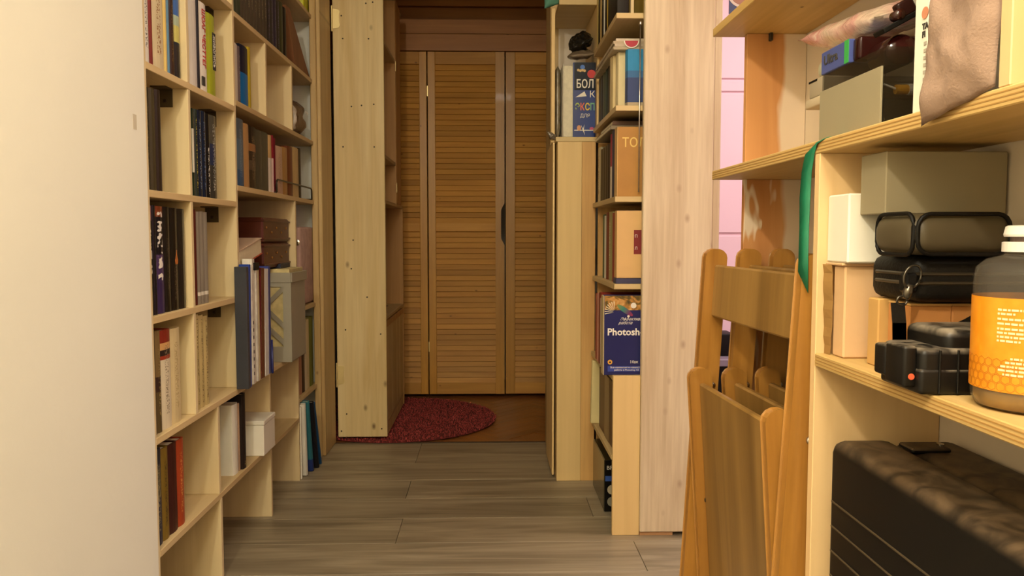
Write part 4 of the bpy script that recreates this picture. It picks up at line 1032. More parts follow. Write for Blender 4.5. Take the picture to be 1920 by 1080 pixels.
disc('photo_print', 0.420, 0.078, 0.017, '#b0a488', kb, 2.6908); disc('photo_print', 0.420, 0.036, 0.017, '#8a8470', kb, 2.6908)
# ================================================================== PINK ROOM THINGS
tv = empty('media_stand', (1.35, 3.8, 0), 'black stand with lilac-grey top in the pink room', 'stand')
box('body', 1.0, 1.7, 3.62, 3.985, 0, 0.352, M['black'], tv, 0.004)
box('top', 0.98, 1.72, 3.60, 3.985, 0.352, 0.385, plain('lilac_grey_top', '#8f8291', 0.5), tv, 0.003)
o = rounded_box('black_speaker', 1.05, 1.155, 3.70, 3.85, 0.385, 0.49, 0.006, M['black'], None); tag(o, 'small black speaker on the lilac-grey stand top', 'speaker')
pw = empty('round_clock_poster', (1.35, 3.985, 2.06), 'dark blue print with a round orange-brown ring on the pink wall', 'poster')
box('sheet', 1.180, 1.50, 3.986, 3.9895, 2.04, 2.45, plain('night_blue_print', '#262a55', 0.5, var=0.4, vscale=20), pw, 0.001)
bm = bmesh.new(); lathe(bm, [(0.075, 0), (0.075, -0.001)], 32, axis='y'); mk('ring', bm, plain('ring_cream', '#d9c3a4', 0.5), pw, (-0.105, 0.0005, 0.085))
bm = bmesh.new(); lathe(bm, [(0.062, -0.0005), (0.062, -0.002)], 32, axis='y'); mk('disc', bm, plain('disc_brown', '#a0673c', 0.5), pw, (-0.105, 0.0, 0.085))

# ================================================================== RIGHT PLYWOOD UNIT
UX0, UX1 = 0.430, 0.6015
un = empty('shelving_unit', (0.52, 0.9, 0), 'plywood shelving unit crowded with boxes along the right wall', 'shelving')
def ushelf(y0, y1, z0, z1): return box('shelf', UX0, UX1, y0, y1, z0, z1, M['raw_ply_y'], un, 0.0012)
ushelf(0.05, 1.556, 1.331, 1.347); ushelf(0.05, 1.546, 1.0575, 1.0745); ushelf(0.05, 1.040, 0.778, 0.795)
def udiv(y0, z0, z1, x0=UX0): return box('divider', x0 + 0.0006, UX1, y0, y0 + 0.0155, z0, z1, M['raw_ply'], un, 0.001)
udiv(1.040, 0, 1.0575); udiv(0.660, 1.0745, 1.331); udiv(0.05, 0, 1.0575); udiv(0.30, 1.0745, 1.331)
box('end_panel', 0.487, UX1, 1.525, 1.541, 0.0, 1.0575, M['smear'], un, 0.001); box('end_panel', 0.487, UX1, 1.525, 1.541, 1.0745, 1.331, M['smear'], un, 0.001)
# laminations on the shelf edges
for y0, y1, za in ((0.05, 1.546, 1.0575), (0.05, 1.040, 0.778)):
    for k in (0.28, 0.52, 0.76):
        box('ply_line', UX0 - 0.0004, UX0 + 0.0002, y0 + 0.004, y1 - 0.004, za + 0.017 * k - 0.0006, za + 0.017 * k + 0.0006, plain('ply_line_%s' % k, '#a97f42', 0.6), un, 0)
# clip under the top shelf
box('shelf_clip', 0.527, 0.533, 1.515, 1.524, 1.316, 1.331, M['dark_metal'], un, 0.001)

zR2, zR3 = 1.0745, 0.795
# --- things on the middle shelf
sb = empty('smoky_storage_box', (0.50, 1.0, zR2), 'smoky transparent storage box with a grey card inside and black lid', 'storage box')
smk = plain('smoky_plastic', '#2c2418', 0.12, var=0.05, alpha=0.42)
bx0, bx1, by0, by1, bz1 = 0.450, 0.575, 0.914, 1.085, 1.165
box('wall_panel', bx0, bx0 + 0.002, by0, by1, zR2 + 0.001, bz1, smk, sb, 0.0004); box('wall_panel', bx1 - 0.002, bx1, by0, by1, zR2 + 0.001, bz1, smk, sb, 0.0004)
box('wall_panel', bx0 + 0.002, bx1 - 0.002, by0, by0 + 0.002, zR2 + 0.001, bz1, smk, sb, 0.0004); box('wall_panel', bx0 + 0.002, bx1 - 0.002, by1 - 0.002, by1, zR2 + 0.001, bz1, smk, sb, 0.0004)
box('base', bx0, bx1, by0, by1, zR2, zR2 + 0.001, smk, sb, 0)
box('grey_card', bx0 - 0.003, bx0 - 0.0004, by0 + 0.001, by1, zR2, zR2 + 0.069, M['card_grey'], sb, 0.0004)
cl = empty('clipboard', (0.447, 0.915, 1.178), 'black clipboard with a maroon clip and white paper on the smoky box', 'clipboard', None, (0, -0.50, 0))
bm = bmesh.new(); addbox(bm, 0.0, 0.10, -0.008, 0.018, 0.0, 0.006, 0.001); mk('board', bm, M['black'], cl)
bm = bmesh.new(); addbox(bm, 0.052, 0.10, -0.006, 0.018, 0.0062, 0.026, 0.001); mk('paper_stack', bm, M['card_white'], cl)
bm = bmesh.new(); rbox(bm, 0.010, 0.007, 0.009, 0.003); mk('clip', bm, plain('maroon_black', '#2a1410', 0.25), cl, (0.036, 0.0, 0.014), smooth=True)
bm = bmesh.new(); lathe(bm, [(0.006, -0.007), (0.006, 0.007)], 14, axis='y'); mk('clip_roll', bm, plain('maroon_roll', '#34160f', 0.2), cl, (0.024, -0.002, 0.011), smooth=True)
o = box('dark_foam', 0.456, 0.570, 0.93, 1.075, zR2 + 0.0012, zR2 + 0.035, plain('dark_foam', '#2e2a18', 0.9), None, 0.002); tag(o, 'dark foam block at the bottom of the smoky storage box', 'foam')
bt = empty('glue_tube', (0.479, 0.9245, zR2 + 0.036), 'tiny yellow and white bottle inside the smoky storage box', 'bottle')
bm = bmesh.new(); lathe(bm, [(0.0055, -0.010), (0.0055, 0.004)], 14, axis='x'); mk('body', bm, plain('tube_yellow', '#e3a21c', 0.4), bt, (0, 0, 0.008))
bm = bmesh.new(); lathe(bm, [(0.0062, 0.004), (0.0062, 0.012), (0.004, 0.016)], 14, axis='x'); mk('cap', bm, M['card_white'], bt, (0, 0, 0.008))
bm = bmesh.new(); tube(bm, [(-0.010, 0, 0.009), (-0.024, 0, 0.014)], 0.0012); mk('nozzle', bm, M['card_white'], bt)
o = empty('white_glove', (0.494, 0.932, zR2 + 0.05), 'white rubber glove fingers behind the smoky plastic wall', 'glove')
for k in range(3):
    bm = bmesh.new(); tube(bm, [(0.012 * k, 0, 0.040 - 0.008 * k), (0.010 * k + 0.006, -0.004, 0.022), (0.010 * k + 0.009, -0.004, 0.004 + 0.004 * k)], 0.0065, 10); mk('finger', bm, M['card_white'], o, smooth=True)
# blue pack and black cup on the box rim
up = empty('blue_pack', (0.47, 1.04, bz1), 'blue pack with dark lettering lying on the smoky box', 'pack')
box('pack_body', 0.448, 0.52, 1.003, 1.085, bz1 + 0.0005, bz1 + 0.030, plain('pack_blue', '#4a5590', 0.35, var=0.15), up, 0.001)
box('green_stripe', 0.4474, 0.4484, 1.003, 1.014, bz1 + 0.001, bz1 + 0.0295, plain('pack_green', '#3aa04a', 0.4), up, 0)
text('lettering', 'Ultra', 0.017, M['ink_dark'], up, (0.4476 - 0.47, 1.076 - 1.04, 0.012), (R90, 0, -R90), sx=1.2, bold=0.0004)
up2 = rounded_box('maroon_case', 0.452, 0.53, 0.982, 1.002, bz1 + 0.0005, bz1 + 0.029, 0.004, plain('maroon_gloss', '#2b0f0c', 0.2), None); tag(up2, 'dark maroon glossy case end beside the blue pack', 'case')
bm = bmesh.new(); lathe(bm, [(0.016, -0.025), (0.0185, -0.02), (0.0185, 0.025)], 24, axis='y'); o = mk('maroon_cup', bm, plain('maroon_cup', '#3a1512', 0.15), None, (0.476, 0.948, bz1 - 0.0185 + 0.0175), smooth=True); tag(o, 'dark maroon cup lying on its side by the black lid', 'cup')
# pale device boxes further back
o = box('support_carton', 0.493, 0.585, 1.095, 1.155, zR2, 1.1455, M['card_tan'], None, 0.001); tag(o, 'tan carton hidden behind the smoky storage box', 'box')
for k, (x0, x1, y0, y1, z0, z1, c, l_) in enumerate(((0.494, 0.585, 1.10, 1.255, 1.146, 1.160, '#d8c6a6', 'cream flat box under the grey-beige device'), (0.496, 0.585, 1.10, 1.245, 1.1605, 1.188, '#b8ab92', 'grey-beige device with dark slot behind the smoky box'))):
    o = rounded_box('device_box', x0, x1, y0, y1, z0, z1, 0.002, plain('device_%d' % k, c, 0.5), None, 2); tag(o, l_, 'box')
    if k: box('slot', x0 - 0.0006, x0 + 0.001, 1.215, 1.246, z1 - 0.004, z1 - 0.001, M['black'], o, 0)
o = rounded_box('pale_case', 0.502, 0.585, 1.11, 1.235, 1.1885, 1.216, 0.010, plain('pale_green_case', '#c3c2a4', 0.3), None); tag(o, 'pale greenish rounded case on the grey-beige device', 'case')
# pink parcel in film
pp = empty('pink_parcel', (0.52, 1.15, 1.206), 'pink parcel wrapped in clear wrinkled film on the boxes', 'parcel')
bm = bmesh.new(); pillow(bm, [(0.492, 1.285, 1.250), (0.478, 1.000, 1.212), (0.575, 1.000, 1.228), (0.575, 1.275, 1.236)], 0.036, 22, 16, 0.006, 24, 8.0, 5, 0.004)
for v in bm.verts: v.co -= Vector((0.52, 1.15, 1.206)) - Vector((0, 0, 0.010))
m_, t_, b_ = newmat('pink_film'); N = NT(t_)
N.l(N.ramp(N.noise(N.coord((1, 1, 1), False), 14, 4, 0.6), [(0.35, srgb('#e2cdb8')), (0.5, srgb('#deb9aa')), (0.62, srgb('#d69a94')), (0.74, srgb('#eee0d0'))]), b_.inputs['Base Color']); b_.inputs['Roughness'].default_value = 0.18
bp = N.n('ShaderNodeBump'); bp.inputs['Strength'].default_value = 0.6; bp.inputs['Distance'].default_value = 0.004; N.l(N.noise(N.coord((1, 1, 1), False), 70, 4, 1.0), bp.inputs['Height']); N.l(bp.outputs[0], b_.inputs['Normal'])
mk('wrapped_body', bm, m_, pp, smooth=True)
bm = bmesh.new(); pillow(bm, [(0.53, 1.26, 1.212), (0.53, 1.14, 1.208), (0.58, 1.14, 1.222), (0.58, 1.26, 1.235)], 0.03, 14, 10, 0.004, 30, 2.0)
for v in bm.verts: v.co -= Vector((0.52, 1.15, 1.206)) 
mk('film_tail', bm, m_, pp, smooth=True)
# white printed carton
wc = empty('white_carton', (0.48, 0.82, zR2), 'tall white printed carton beside the brown cloth pouch', 'carton')
box('carton_body', 0.4405, 0.56, 0.806, 0.832, zR2, 1.30, M['card_white'], wc, 0.001)
# text runs on the corridor-facing side
text('lettering', 'TA', 0.0085, M['ink_dark'], wc, (0.4400 - 0.48, 0.8165 - 0.82, 0.084), (R90, 0, -R90), bold=0.0003)
text('lettering', 'FI', 0.0085, M['ink_dark'], wc, (0.4400 - 0.48, 0.8165 - 0.82, 0.076), (R90, 0, -R90), bold=0.0003)
for k in range(9): box('print_mark', 0.4398, 0.4406, 0.808, 0.8125, zR2 + 0.010 + k * 0.0072, zR2 + 0.0135 + k * 0.0072, plain('print_pale', '#b0a594', 0.7), wc, 0)
bm = bmesh.new(); lathe(bm, [(0.006, -0.0003), (0.006, 0.0003)], 16, axis='x'); mk('orange_logo', bm, plain('logo_orange', '#d08a68', 0.6), wc, (0.4399 - 0.48, 0.812 - 0.82, 0.100))
# brown cloth pouch over the edge
cp = empty('cloth_pouch', (0.43, 0.72, zR2), 'brownish grey cloth pouch hanging over the shelf edge', 'pouch')
bm = bmesh.new(); pillow(bm, [(0.432, 0.776, 1.056), (0.443, 0.680, 1.078), (0.455, 0.680, 1.275), (0.448, 0.772, 1.275)], 0.026, 34, 44, 0.0055, 26, 5.5, 6, 0.002)
for v in bm.verts: v.co -= Vector((0.43, 0.72, zR2)) + Vector((0.012, 0, 0))
mk('cloth_body', bm, plain('brown_grey_cloth', '#9a7f6c', 0.95, var=0.22, vscale=16, bump=0.3, bscale=420), cp, smooth=True)
# green satin ribbon over the shelf edge
bm = bmesh.new()
rw = 0.0078
path = [(0.470, 0.985, 1.0757, 0.0), (0.447, 1.005, 1.0759, 0.0), (0.433, 1.025, 1.0757, 0.2), (0.4285, 1.045, 1.071, 0.5), (0.4265, 1.062, 1.058, 1.0), (0.425, 1.068, 1.035, 1.0), (0.424, 1.069, 1.00, 1.0), (0.4235, 1.068, 0.96, 1.0), (0.423, 1.067, 0.925, 1.0), (0.423, 1.066, 0.905, 1.0)]
Lv = []
for i, (x, y, zq, ver) in enumerate(path):
    p_ = Vector((x, y, zq)); d_ = Vector((-0.52 + 0.12 * math.sin(i * 1.9), 0.85, 0.0)).normalized() if ver > 0.6 else Vector((0.5 * (1 - ver), 0.6, 0.10 + 0.3 * ver)).normalized()
    wv = rw * (0.55 if 1 < i < 4 else 1.0)
    Lv.append((p_ - d_ * wv, p_ + d_ * wv))
Lv[-1] = (Lv[-1][0] + Vector((0, 0, -0.032)), Lv[-1][1] + Vector((0, 0, -0.004)))
g0 = [(bm.verts.new(a), bm.verts.new(b)) for a, b in Lv]; g1 = [(bm.verts.new(a - Vector((0.0007, 0, -0.0003))), bm.verts.new(b - Vector((0.0007, 0, -0.0003)))) for a, b in Lv]
for i in range(len(g0) - 1):
    for g in (g0, g1): bm.faces.new((g[i][0], g[i][1], g[i + 1][1], g[i + 1][0]))
    for s_ in (0, 1): bm.faces.new((g0[i][s_], g0[i + 1][s_], g1[i + 1][s_], g1[i][s_]))
for e in (0, -1): bm.faces.new((g0[e][0], g0[e][1], g1[e][1], g1[e][0]))
for v in bm.verts: v.co -= Vector((0.43, 1.06, zR2))
o = mk('green_ribbon', bm, M['green_satin'], None, (0.43, 1.06, zR2), smooth=True); tag(o, 'green satin ribbon hanging over the edge of the plywood shelf', 'ribbon')

# --- things between the middle and lower shelves
bx_ = empty('beige_carton', (0.475, 0.995, zR3), 'beige cardboard carton with torn flaps by the divider', 'box')
box('carton_body', 0.4455, 0.505, 0.990, 1.022, zR3, 0.912, M['card_beige'], bx_, 0.002)
for k, (y0, y1, dx) in enumerate(((1.022, 1.0385, 0.0), )):
    bm = bmesh.new(); n_ = 10
    vs = []
    for i in range(n_ + 1):
        zq = 0.118 * i / n_; wob = 0.0010 * math.sin(i * 2.3); bow = 0.008 * math.sin(math.pi * i / n_)
        vs.append((bm.verts.new((-0.031 + wob * 0.5 - 0.001, 0.0275 - bow * 0.6 , zq)), bm.verts.new((-0.034 + wob - 0.004 * (i / n_), 0.0415 + wob * 0.3, zq))))
    for i in range(n_): bm.faces.new((vs[i][0], vs[i][1], vs[i + 1][1], vs[i + 1][0]))
    bmesh.ops.solidify(bm, geom=bm.faces[:], thickness=0.0015)
    mk('torn_flap', bm, M['card_tan'], bx_)
box('carton_lid', 0.441, 0.508, 0.988, 1.0385, 0.912, 0.9155, M['card_beige'], bx_, 0.001)
o = box('white_carton_small', 0.4425, 0.500, 0.978, 1.0385, 0.9158, 1.002, M['card_white'], None, 0.002); o.name = 'cream_carton'; tag(o, 'cream white carton on top of the beige torn one', 'box')
o = box('tan_carton', 0.4575, 0.520, 0.926, 0.952, zR3, 0.876, M['card_tan'], None, 0.0015); tag(o, 'tan flat carton in front of the beige torn one', 'box')
for k, (x0, x1) in enumerate(((0.466, 0.514), (0.5142, 0.575))):
    o = empty('orange_carton', ((x0 + x1) / 2, 0.88, zR3), ['orange-brown small carton behind the strap', 'orange-brown small carton at the back wall'][k], 'box')
    box('carton_body', x0, x1, 0.872, 0.920, zR3, 0.872, M['card_orange'], o, 0.0015); box('carton_lid', x0, x1, 0.8716, 0.9204, 0.872, 0.8745, M['card_tan'], o, 0.0008)
# black bag with strap
bg = empty('black_bag', (0.51, 0.90, 0.876), 'flat black zipped bag with a strap ring', 'bag')
bagm = plain('black_nylon', '#100d09', 0.55, var=0.3, vscale=30, bump=0.2, bscale=300)
bm = bmesh.new(); rbox(bm, 0.068, 0.052, 0.0255, 0.014, 4)
for v in bm.verts: v.co.z += 0.002 * mnoise.noise(v.co * 40)
mk('bag_body', bm, bagm, bg, (0.018, 0.005, 0.0265), smooth=True)
for dz in (0.020, 0.030):
    bm = bmesh.new(); addbox(bm, -0.070, 0.066, -0.0485, 0.04, dz, dz + 0.004, 0.0015); mk('zip_piping', bm, plain('zip_black', '#342b1e', 0.4), bg, (0.018, 0, 0))
bm = bmesh.new(); addbox(bm, -0.011, 0.004, -0.008, 0.008, 0.0, 0.022, 0.003); mk('strap_tab', bm, bagm, bg, (-0.052, -0.045, 0.012))
def ring(nm, rx, rz, loc, rot, r=0.0013):
    bm = bmesh.new(); n_ = 20
    tube(bm, [(rx * math.cos(2 * math.pi * i / n_), 0, rz * math.sin(2 * math.pi * i / n_)) for i in range(n_ + 1)], r, 8); return mk(nm, bm, plain('gun_metal', '#5c564c', 0.25, 0.9), bg, loc, rot, True)
ring('ring', 0.010, 0.013, (-0.056, -0.054, 0.030), (0, 0.5, 0.2)); ring('ring', 0.006, 0.005, (-0.066, -0.053, 0.004), (0, 0, 0.1))
bm = bmesh.new(); lathe(bm, [(0.004, -0.008), (0.005, 0.0), (0.004, 0.008)], 10); mk('swivel_hook', bm, plain('gun_metal2', '#6e675b', 0.25, 0.9), bg, (-0.060, -0.053, 0.014), (0, 0.3, 0), True)
bm = bmesh.new()
sp_ = [(-0.079, -0.054, 0.002), (-0.077, -0.055, -0.02), (-0.076, -0.055, -0.045), (-0.074, -0.055, -0.079)]
g = [(bm.verts.new((x, y, zq)), bm.verts.new((x + 0.0155, y, zq))) for x, y, zq in sp_]
for i in range(3): bm.faces.new((g[i][0], g[i][1], g[i + 1][1], g[i + 1][0]))
bmesh.ops.solidify(bm, geom=bm.faces[:], thickness=0.0015); mk('strap', bm, plain('strap_black', '#2a241c', 0.8, bump=0.3, bscale=500), bg)
bm = bmesh.new()
g = [(bm.verts.new((x, y, zq)), bm.verts.new((x, y, zq - 0.016))) for x, y, zq in ((-0.036, -0.056, -0.032), (0.0, -0.057, -0.016), (0.035, -0.058, 0.004))]
for i in range(2): bm.faces.new((g[i][0], g[i][1], g[i + 1][1], g[i + 1][0]))
bmesh.ops.solidify(bm, geom=bm.faces[:], thickness=0.0015); mk('strap', bm, plain('strap_black2', '#1d1812', 0.8), bg)
# rounded grey case with black piping
gc = empty('soft_case', (0.505, 0.885, 0.929), 'rounded olive-grey soft case with black piping', 'case')
bm = bmesh.new(); rbox(bm, 0.056, 0.048, 0.0225, 0.017, 5); mk('case_body', bm, plain('olive_grey_vinyl', '#4e4430', 0.45, var=0.15), gc, (0.0, 0.0, 0.0225), smooth=True)
def loop(cx, hy, hz, r, x):
    P = []
    for (sy, sz, a0) in ((1, 1, 0), (-1, 1, 90), (-1, -1, 180), (1, -1, 270)):
        for k in range(5):
            a = math.radians(a0 + 22.5 * k); P.append((x, sy * (hy - r) + r * math.cos(a), 0.0225 + sz * (hz - r) + r * math.sin(a)))
    P.append(P[0]); return P
bm = bmesh.new(); tube(bm, loop(0, 0.040, 0.0225, 0.014, -0.052), 0.0024, 8); mk('piping', bm, M['black'], gc, smooth=True)
def loopy(hx, hz, r, y):
    P = []
    for (sx_, sz, a0) in ((1, 1, 0), (-1, 1, 90), (-1, -1, 180), (1, -1, 270)):
        for k in range(5):
            a = math.radians(a0 + 22.5 * k); P.append((sx_ * (hx - r) + r * math.cos(a), y, 0.0225 + sz * (hz - r) + r * math.sin(a)))
    P.append(P[0]); return P
bm = bmesh.new(); tube(bm, loopy(0.050, 0.0215, 0.014, -0.045), 0.0024, 8); mk('piping', bm, M['black'], gc, smooth=True)
o = box('grey_carton', 0.456, 0.5985, 0.9145, 0.977, 0.975, 1.047, M['card_grey'], None, 0.0012); o.name = 'grey_carton'; tag(o, 'dusty grey carton jammed under the middle shelf', 'box')
# carry support for the grey carton rests on the soft case and the cream carton
# black battery-like device
dv = empty('battery_pack', (0.45, 0.79, zR3), 'dusty black power tool battery pack with an orange dot', 'battery')
m_, t_, b_ = newmat('dusty_black'); N = NT(t_)
geo = N.n('ShaderNodeNewGeometry'); sx_ = N.n('ShaderNodeSeparateXYZ'); N.l(geo.outputs['Normal'], sx_.inputs[0])
du = N.math('MULTIPLY', N.ramp(sx_.outputs[2], [(0.2, BL), (0.9, WH)]), N.ramp(N.noise(N.coord((1, 1, 1), False), 45, 5, 0.8), [(0.35, BL), (0.65, WH)]))
N.l(N.mix(N.math('MULTIPLY', du, 0.75), srgb('#120f0b'), srgb('#9a8c78')), b_.inputs['Base Color']); b_.inputs['Specular IOR Level'].default_value = 0.3; b_.inputs['Roughness'].default_value = 0.42
M['dusty'] = m_
def dbox(nm, x0, x1, y0, y1, z0, z1, r, par=dv): return rounded_box(nm, x0, x1, y0, y1, z0, z1, r, M['dusty'], par, 3)
dbox('body', 0.418, 0.475, 0.757, 0.835, zR3, 0.840, 0.006)
dbox('base_rim', 0.4165, 0.476, 0.7555, 0.836, zR3 + 0.0005, zR3 + 0.026, 0.004)
dbox('upper_block', 0.446, 0.53, 0.765, 0.845, 0.826, 0.858, 0.009)
dbox('rear_block', 0.47, 0.55, 0.757, 0.84, zR3, 0.842, 0.006)
dbox('connector', 0.405, 0.4185, 0.765, 0.803, zR3 + 0.006, 0.842, 0.003)
dbox('connector', 0.4055, 0.419, 0.803, 0.828, zR3 + 0.011, 0.838, 0.003)
bm = bmesh.new(); lathe(bm, [(0.0034, 0), (0.003, -0.0012)], 16, axis='y'); mk('orange_dot', bm, plain('dot_orange', '#e0603c', 0.4), dv, wloc(dv, (0.4125, 0.7655, 0.812)))
for x in (0.434, 0.452): box('rib', x, x + 0.0018, 0.7535, 0.756, zR3 + 0.002, 0.84, M['dusty'], dv, 0.0005)
# orange-label bottle
bo = empty('orange_bottle', (0.489, 0.700, zR3), 'clear bottle with orange honeycomb label and white cap', 'bottle')
m_, t_, b_ = newmat('bottle_plastic'); b_.inputs['Base Color'].default_value = srgb('#6e675c'); b_.inputs['Roughness'].default_value = 0.06; b_.inputs['Alpha'].default_value = 0.30
bm = bmesh.new(); lathe(bm, [(0.040, 0.0005), (0.046, 0.003), (0.0495, 0.010), (0.050, 0.018), (0.050, 0.118), (0.048, 0.127), (0.040, 0.134), (0.030, 0.137), (0.026, 0.139), (0.026, 0.146)], 48); mk('body', bm, m_, bo, smooth=True)
bm = bmesh.new(); lathe(bm, [(0.045, 0.003), (0.0475, 0.010), (0.0475, 0.028)], 40); mk('liquid', bm, plain('honey_liquid', '#b98a3a', 0.1, var=0.4, vscale=40), bo, smooth=True)
m_, t_, b_ = newmat('orange_label'); N = NT(t_)
tc = N.n('ShaderNodeTexCoord').outputs['Object']; sp3 = N.n('ShaderNodeSeparateXYZ'); N.l(tc, sp3.inputs[0])
ang = N.math('ARCTAN2', sp3.outputs[1], sp3.outputs[0])
cmb = N.n('ShaderNodeCombineXYZ'); N.l(N.math('MULTIPLY', ang, 0.0505), cmb.inputs[0]); N.l(sp3.outputs[2], cmb.inputs[1])
N.l(N.mix(N.ramp(N.noise(cmb.outputs[0], 60, 3), [(0.4, BL), (0.7, WH)]), srgb('#de8812'), srgb('#e59420')), b_.inputs['Base Color']); b_.inputs['Roughness'].default_value = 0.35
bm = bmesh.new(); nseg = 64; A = []; B = []
for i in range(nseg):
    a = 2 * math.pi * i / nseg; A.append(bm.verts.new((0.0506 * math.cos(a), 0.0506 * math.sin(a), 0.019))); B.append(bm.verts.new((0.0506 * math.cos(a), 0.0506 * math.sin(a), 0.101)))
for i in range(nseg): bm.faces.new((A[i], A[(i + 1) % nseg], B[(i + 1) % nseg], B[i]))
lbm = mk('label', bm, m_, bo, smooth=True)
bm = bmesh.new(); hr = 0.0046
for row in range(4):
    for k in range(40):
        s0_ = (k + 0.5 * (row % 2)) * hr * 1.7321; z0_ = 0.0235 + row * hr * 1.5
        P = []
        for i in range(6):
            aa = math.radians(60 * i + 30)
            for rr_ in (hr * 0.92, hr * 0.80):
                a_ = (s0_ + rr_ * math.cos(aa)) / 0.0507; P.append(bm.verts.new((0.05085 * math.cos(a_), 0.05085 * math.sin(a_), z0_ + rr_ * math.sin(aa))))
        for i in range(6): j = (i + 1) % 6; bm.faces.new((P[2 * i], P[2 * j], P[2 * j + 1], P[2 * i + 1]))
mk('honeycomb_print', bm, plain('honeycomb_brown', '#b86c0c', 0.5), lbm)
# small print lines wrapped on the label
inkl = plain('label_print', '#f0d8a8', 0.5, var=0.02)
rl = random.Random(9)
lines = [(0.090, 0.03, 0.06), (0.0865, 0.03, 0.045), (0.082, 0.03, 0.06), (0.078, 0.03, 0.055), (0.0735, 0.03, 0.062), (0.070, 0.03, 0.052), (0.0665, 0.03, 0.058), (0.063, 0.03, 0.05), (0.048, 0.042, 0.06), (0.0445, 0.038, 0.062), (0.041, 0.034, 0.064), (0.0375, 0.032, 0.066), (0.034, 0.036, 0.064)]
for zq, s0, s1 in lines:
    bm = bmesh.new()
    a0 = math.radians(168); 
    s = s0
    while s < s1:
        wq_ = rl.uniform(0.0015, 0.006)
        aa, ab = a0 + s / 0.0507, a0 + min(s + wq_, s1) / 0.0507
        q4 = [bm.verts.new((0.0509 * math.cos(t_a), 0.0509 * math.sin(t_a), z_)) for t_a, z_ in ((aa, zq), (ab, zq), (ab, zq + 0.0018), (aa, zq + 0.0018))]
        bm.faces.new(q4); s += wq_ + 0.0009
    mk('print_line', bm, inkl, lbm)
bm = bmesh.new(); lathe(bm, [(0.0285, 0.1405), (0.0285, 0.149), (0.027, 0.1495)], 36); mk('cap_ring', bm, plain('cap_white', '#ece4da', 0.4, var=0.03), bo, smooth=False)
bm = bmesh.new(); lathe(bm, [(0.022, 0.1495), (0.022, 0.154)], 36); mk('cap_neck', bm, plain('cap_neck', '#6e5a50', 0.4), bo)
bm = bmesh.new(); lathe(bm, [(0.027, 0.154), (0.0275, 0.156), (0.026, 0.163), (0.024, 0.164)], 36); mk('cap', bm, plain('cap_white2', '#efe8de', 0.4, var=0.03), bo)

# --- big black case on the floor
sc_ = empty('hard_case', (0.52, 0.65, 0), 'large dusty black hard case standing under the lower shelf', 'suitcase')
m_, t_, b_ = newmat('case_black'); N = NT(t_)
geo = N.n('ShaderNodeNewGeometry'); sx_ = N.n('ShaderNodeSeparateXYZ'); N.l(geo.outputs['Normal'], sx_.inputs[0])
du = N.math('MULTIPLY', N.ramp(sx_.outputs[2], [(0.25, BL), (0.85, WH)]), N.ramp(N.noise(N.coord((1, 1, 1), False), 22, 7, 1.2), [(0.35, (0.25, 0.25, 0.25, 1)), (0.60, WH)]))
N.l(N.mix(N.math('MULTIPLY', du, 0.42), srgb('#0c0906'), srgb('#8d7355')), b_.inputs['Base Color']); b_.inputs['Roughness'].default_value = 0.55; b_.inputs['Specular IOR Level'].default_value = 0.25
M['case'] = m_
rounded_box('shell', 0.4365, 0.516, 0.32, 1.004, 0.0, 0.690, 0.016, M['case'], sc_, 4)
rounded_box('lid', 0.5175, 0.5985, 0.32, 1.004, 0.0, 0.687, 0.014, M['case'], sc_, 4)
rib = plain('rib_edge', '#4a3d2a', 0.5)
for zq in (0.612, 0.580, 0.548, 0.516, 0.484): box('rib', 0.4352, 0.4375, 0.335, 0.990, zq - 0.0012, zq + 0.0012, rib, sc_, 0.0005)
box('hasp', 0.512, 0.560, 0.94, 0.975, 0.686, 0.692, M['case'], sc_, 0.002)
box('catch', 0.552, 0.558, 0.952, 0.962, 0.690, 0.695, M['steel'], sc_, 0.001)
box('handle', 0.53, 0.545, 0.55, 0.75, 0.688, 0.70, M['black'], sc_, 0.004)

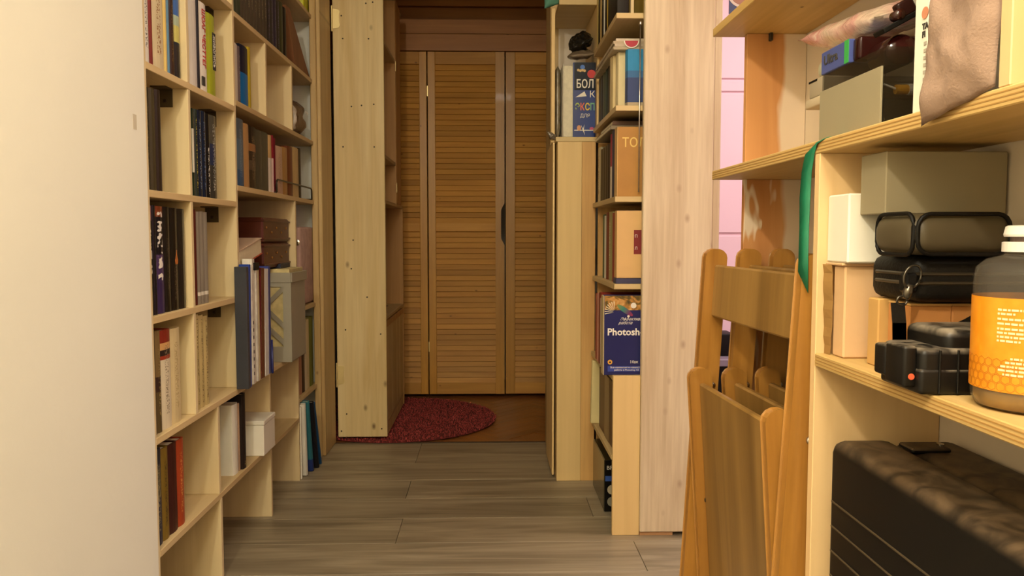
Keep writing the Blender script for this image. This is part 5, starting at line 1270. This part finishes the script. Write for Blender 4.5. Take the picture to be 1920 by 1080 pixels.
# ================================================================== FOLDING CHAIRS
def postmesh(L_, wx, wy, r):
    """upright bar with a rounded top in the x-z plane"""
    bm = bmesh.new(); h = wx / 2
    pts = [(-h, 0), (h, 0), (h, L_ - r)]
    for k in range(1, 7):
        a = math.pi * k / 7; pts.append((h * math.cos(a), L_ - r + r * math.sin(a)))
    pts.append((-h, L_ - r))
    prism(bm, pts, 'y', -wy / 2, wy / 2)
    bm.normal_update()
    bmesh.ops.bevel(bm, geom=[e for e in bm.edges if abs(e.verts[0].co.y - e.verts[1].co.y) < 1e-6], offset=0.0025, segments=2, affect='EDGES', profile=0.5)
    return bm
def make_chair(label):
    ch = empty('folding_chair', (0, 0, 0), label, 'chair', 'folded wooden chairs')
    yf, yn = 0.205, -0.205
    th_ = math.atan2(0.052, 0.92)
    for y in (yf, yn):
        p_ = mk('back_post', postmesh(0.925, 0.036, 0.024, 0.014), M['chair'], ch, (-0.052, y, 0.0), (0, th_, 0))
        bm = bmesh.new(); lathe(bm, [(0.006, 0.0), (0.0055, -0.003), (0.003, -0.0045)], 12, axis='y'); mk('bolt', bm, M['steel'], p_, (0.009, -0.0118, 0.672), smooth=True)
    # back slab between the posts
    bm = bmesh.new(); addbox(bm, -0.006, 0.006, yn + 0.012, yf - 0.012, 0.0, 0.096, 0.003); mk('backrest', bm, M['chair_slab'], ch, (-0.004, 0, 0.800), (0, th_, 0))
    # seat frame swung up against the posts
    ph = -math.atan2(0.030, 0.45)
    for y in (yf - 0.0285, yn + 0.0285):
        p_ = mk('seat_rail', postmesh(0.47, 0.037, 0.020, 0.016), M['chair'], ch, (-0.005, y, 0.235), (0, ph, 0))
        bm = bmesh.new(); lathe(bm, [(0.006, 0.0), (0.0055, -0.003), (0.003, -0.0045)], 12, axis='y'); mk('bolt', bm, M['screw'], p_, (0.0, -0.0108, 0.225), smooth=True)
    bm = bmesh.new(); addbox(bm, -0.006, 0.006, yn + 0.038, yf - 0.038, 0.0, 0.40, 0.003); mk('seat', bm, M['chair_slab'], ch, (-0.006, 0, 0.280), (0, ph, 0))
    for y in (yf - 0.052, yn + 0.052):
        p_ = mk('rear_leg', postmesh(0.60, 0.015, 0.020, 0.008), M['chair'], ch, (0.004, y, 0.0), (0, math.atan2(0.006, 0.66), 0))
        bm = bmesh.new(); lathe(bm, [(0.0055, 0.0), (0.003, -0.003)], 12, axis='y'); mk('bolt', bm, M['steel'], p_, (0.0, -0.0098, 0.588), smooth=True)
    bm = bmesh.new(); addbox(bm, -0.005, 0.005, yn + 0.012, yf - 0.012, 0, 0.03, 0.002); mk('stretcher', bm, M['chair'], ch, (-0.040, 0, 0.12))
    return ch
def copy_thing(src, loc, label):
    r = src.copy(); COL.objects.link(r); r.location = loc; r['label'] = label
    for c in list(src.children):
        d = c.copy(); COL.objects.link(d); d.parent = r
        for g in list(c.children):
            e = g.copy(); COL.objects.link(e); e.parent = d
    return r
ch1 = make_chair('folded wooden chair leaning outermost in the stack by the plywood unit')
ch1.location = (0.4325, 1.285, 0); ch1.rotation_euler = (0, 0, 0.05)
copy_thing(ch1, (0.4970, 1.285, 0), 'folded wooden chair in the middle of the stack of three')
copy_thing(ch1, (0.5600, 1.285, 0), 'folded wooden chair innermost in the stack against the wall')

# things resting on boards stand a hair proud of them
for o in list(bpy.data.objects):
    if o.parent is None and o.get('category') and o.get('kind') is None and o.get('category') not in ('bookcase', 'shelving', 'cabinet', 'rug', 'chair', 'ribbon', 'suitcase'):
        o.location.z += 0.00015
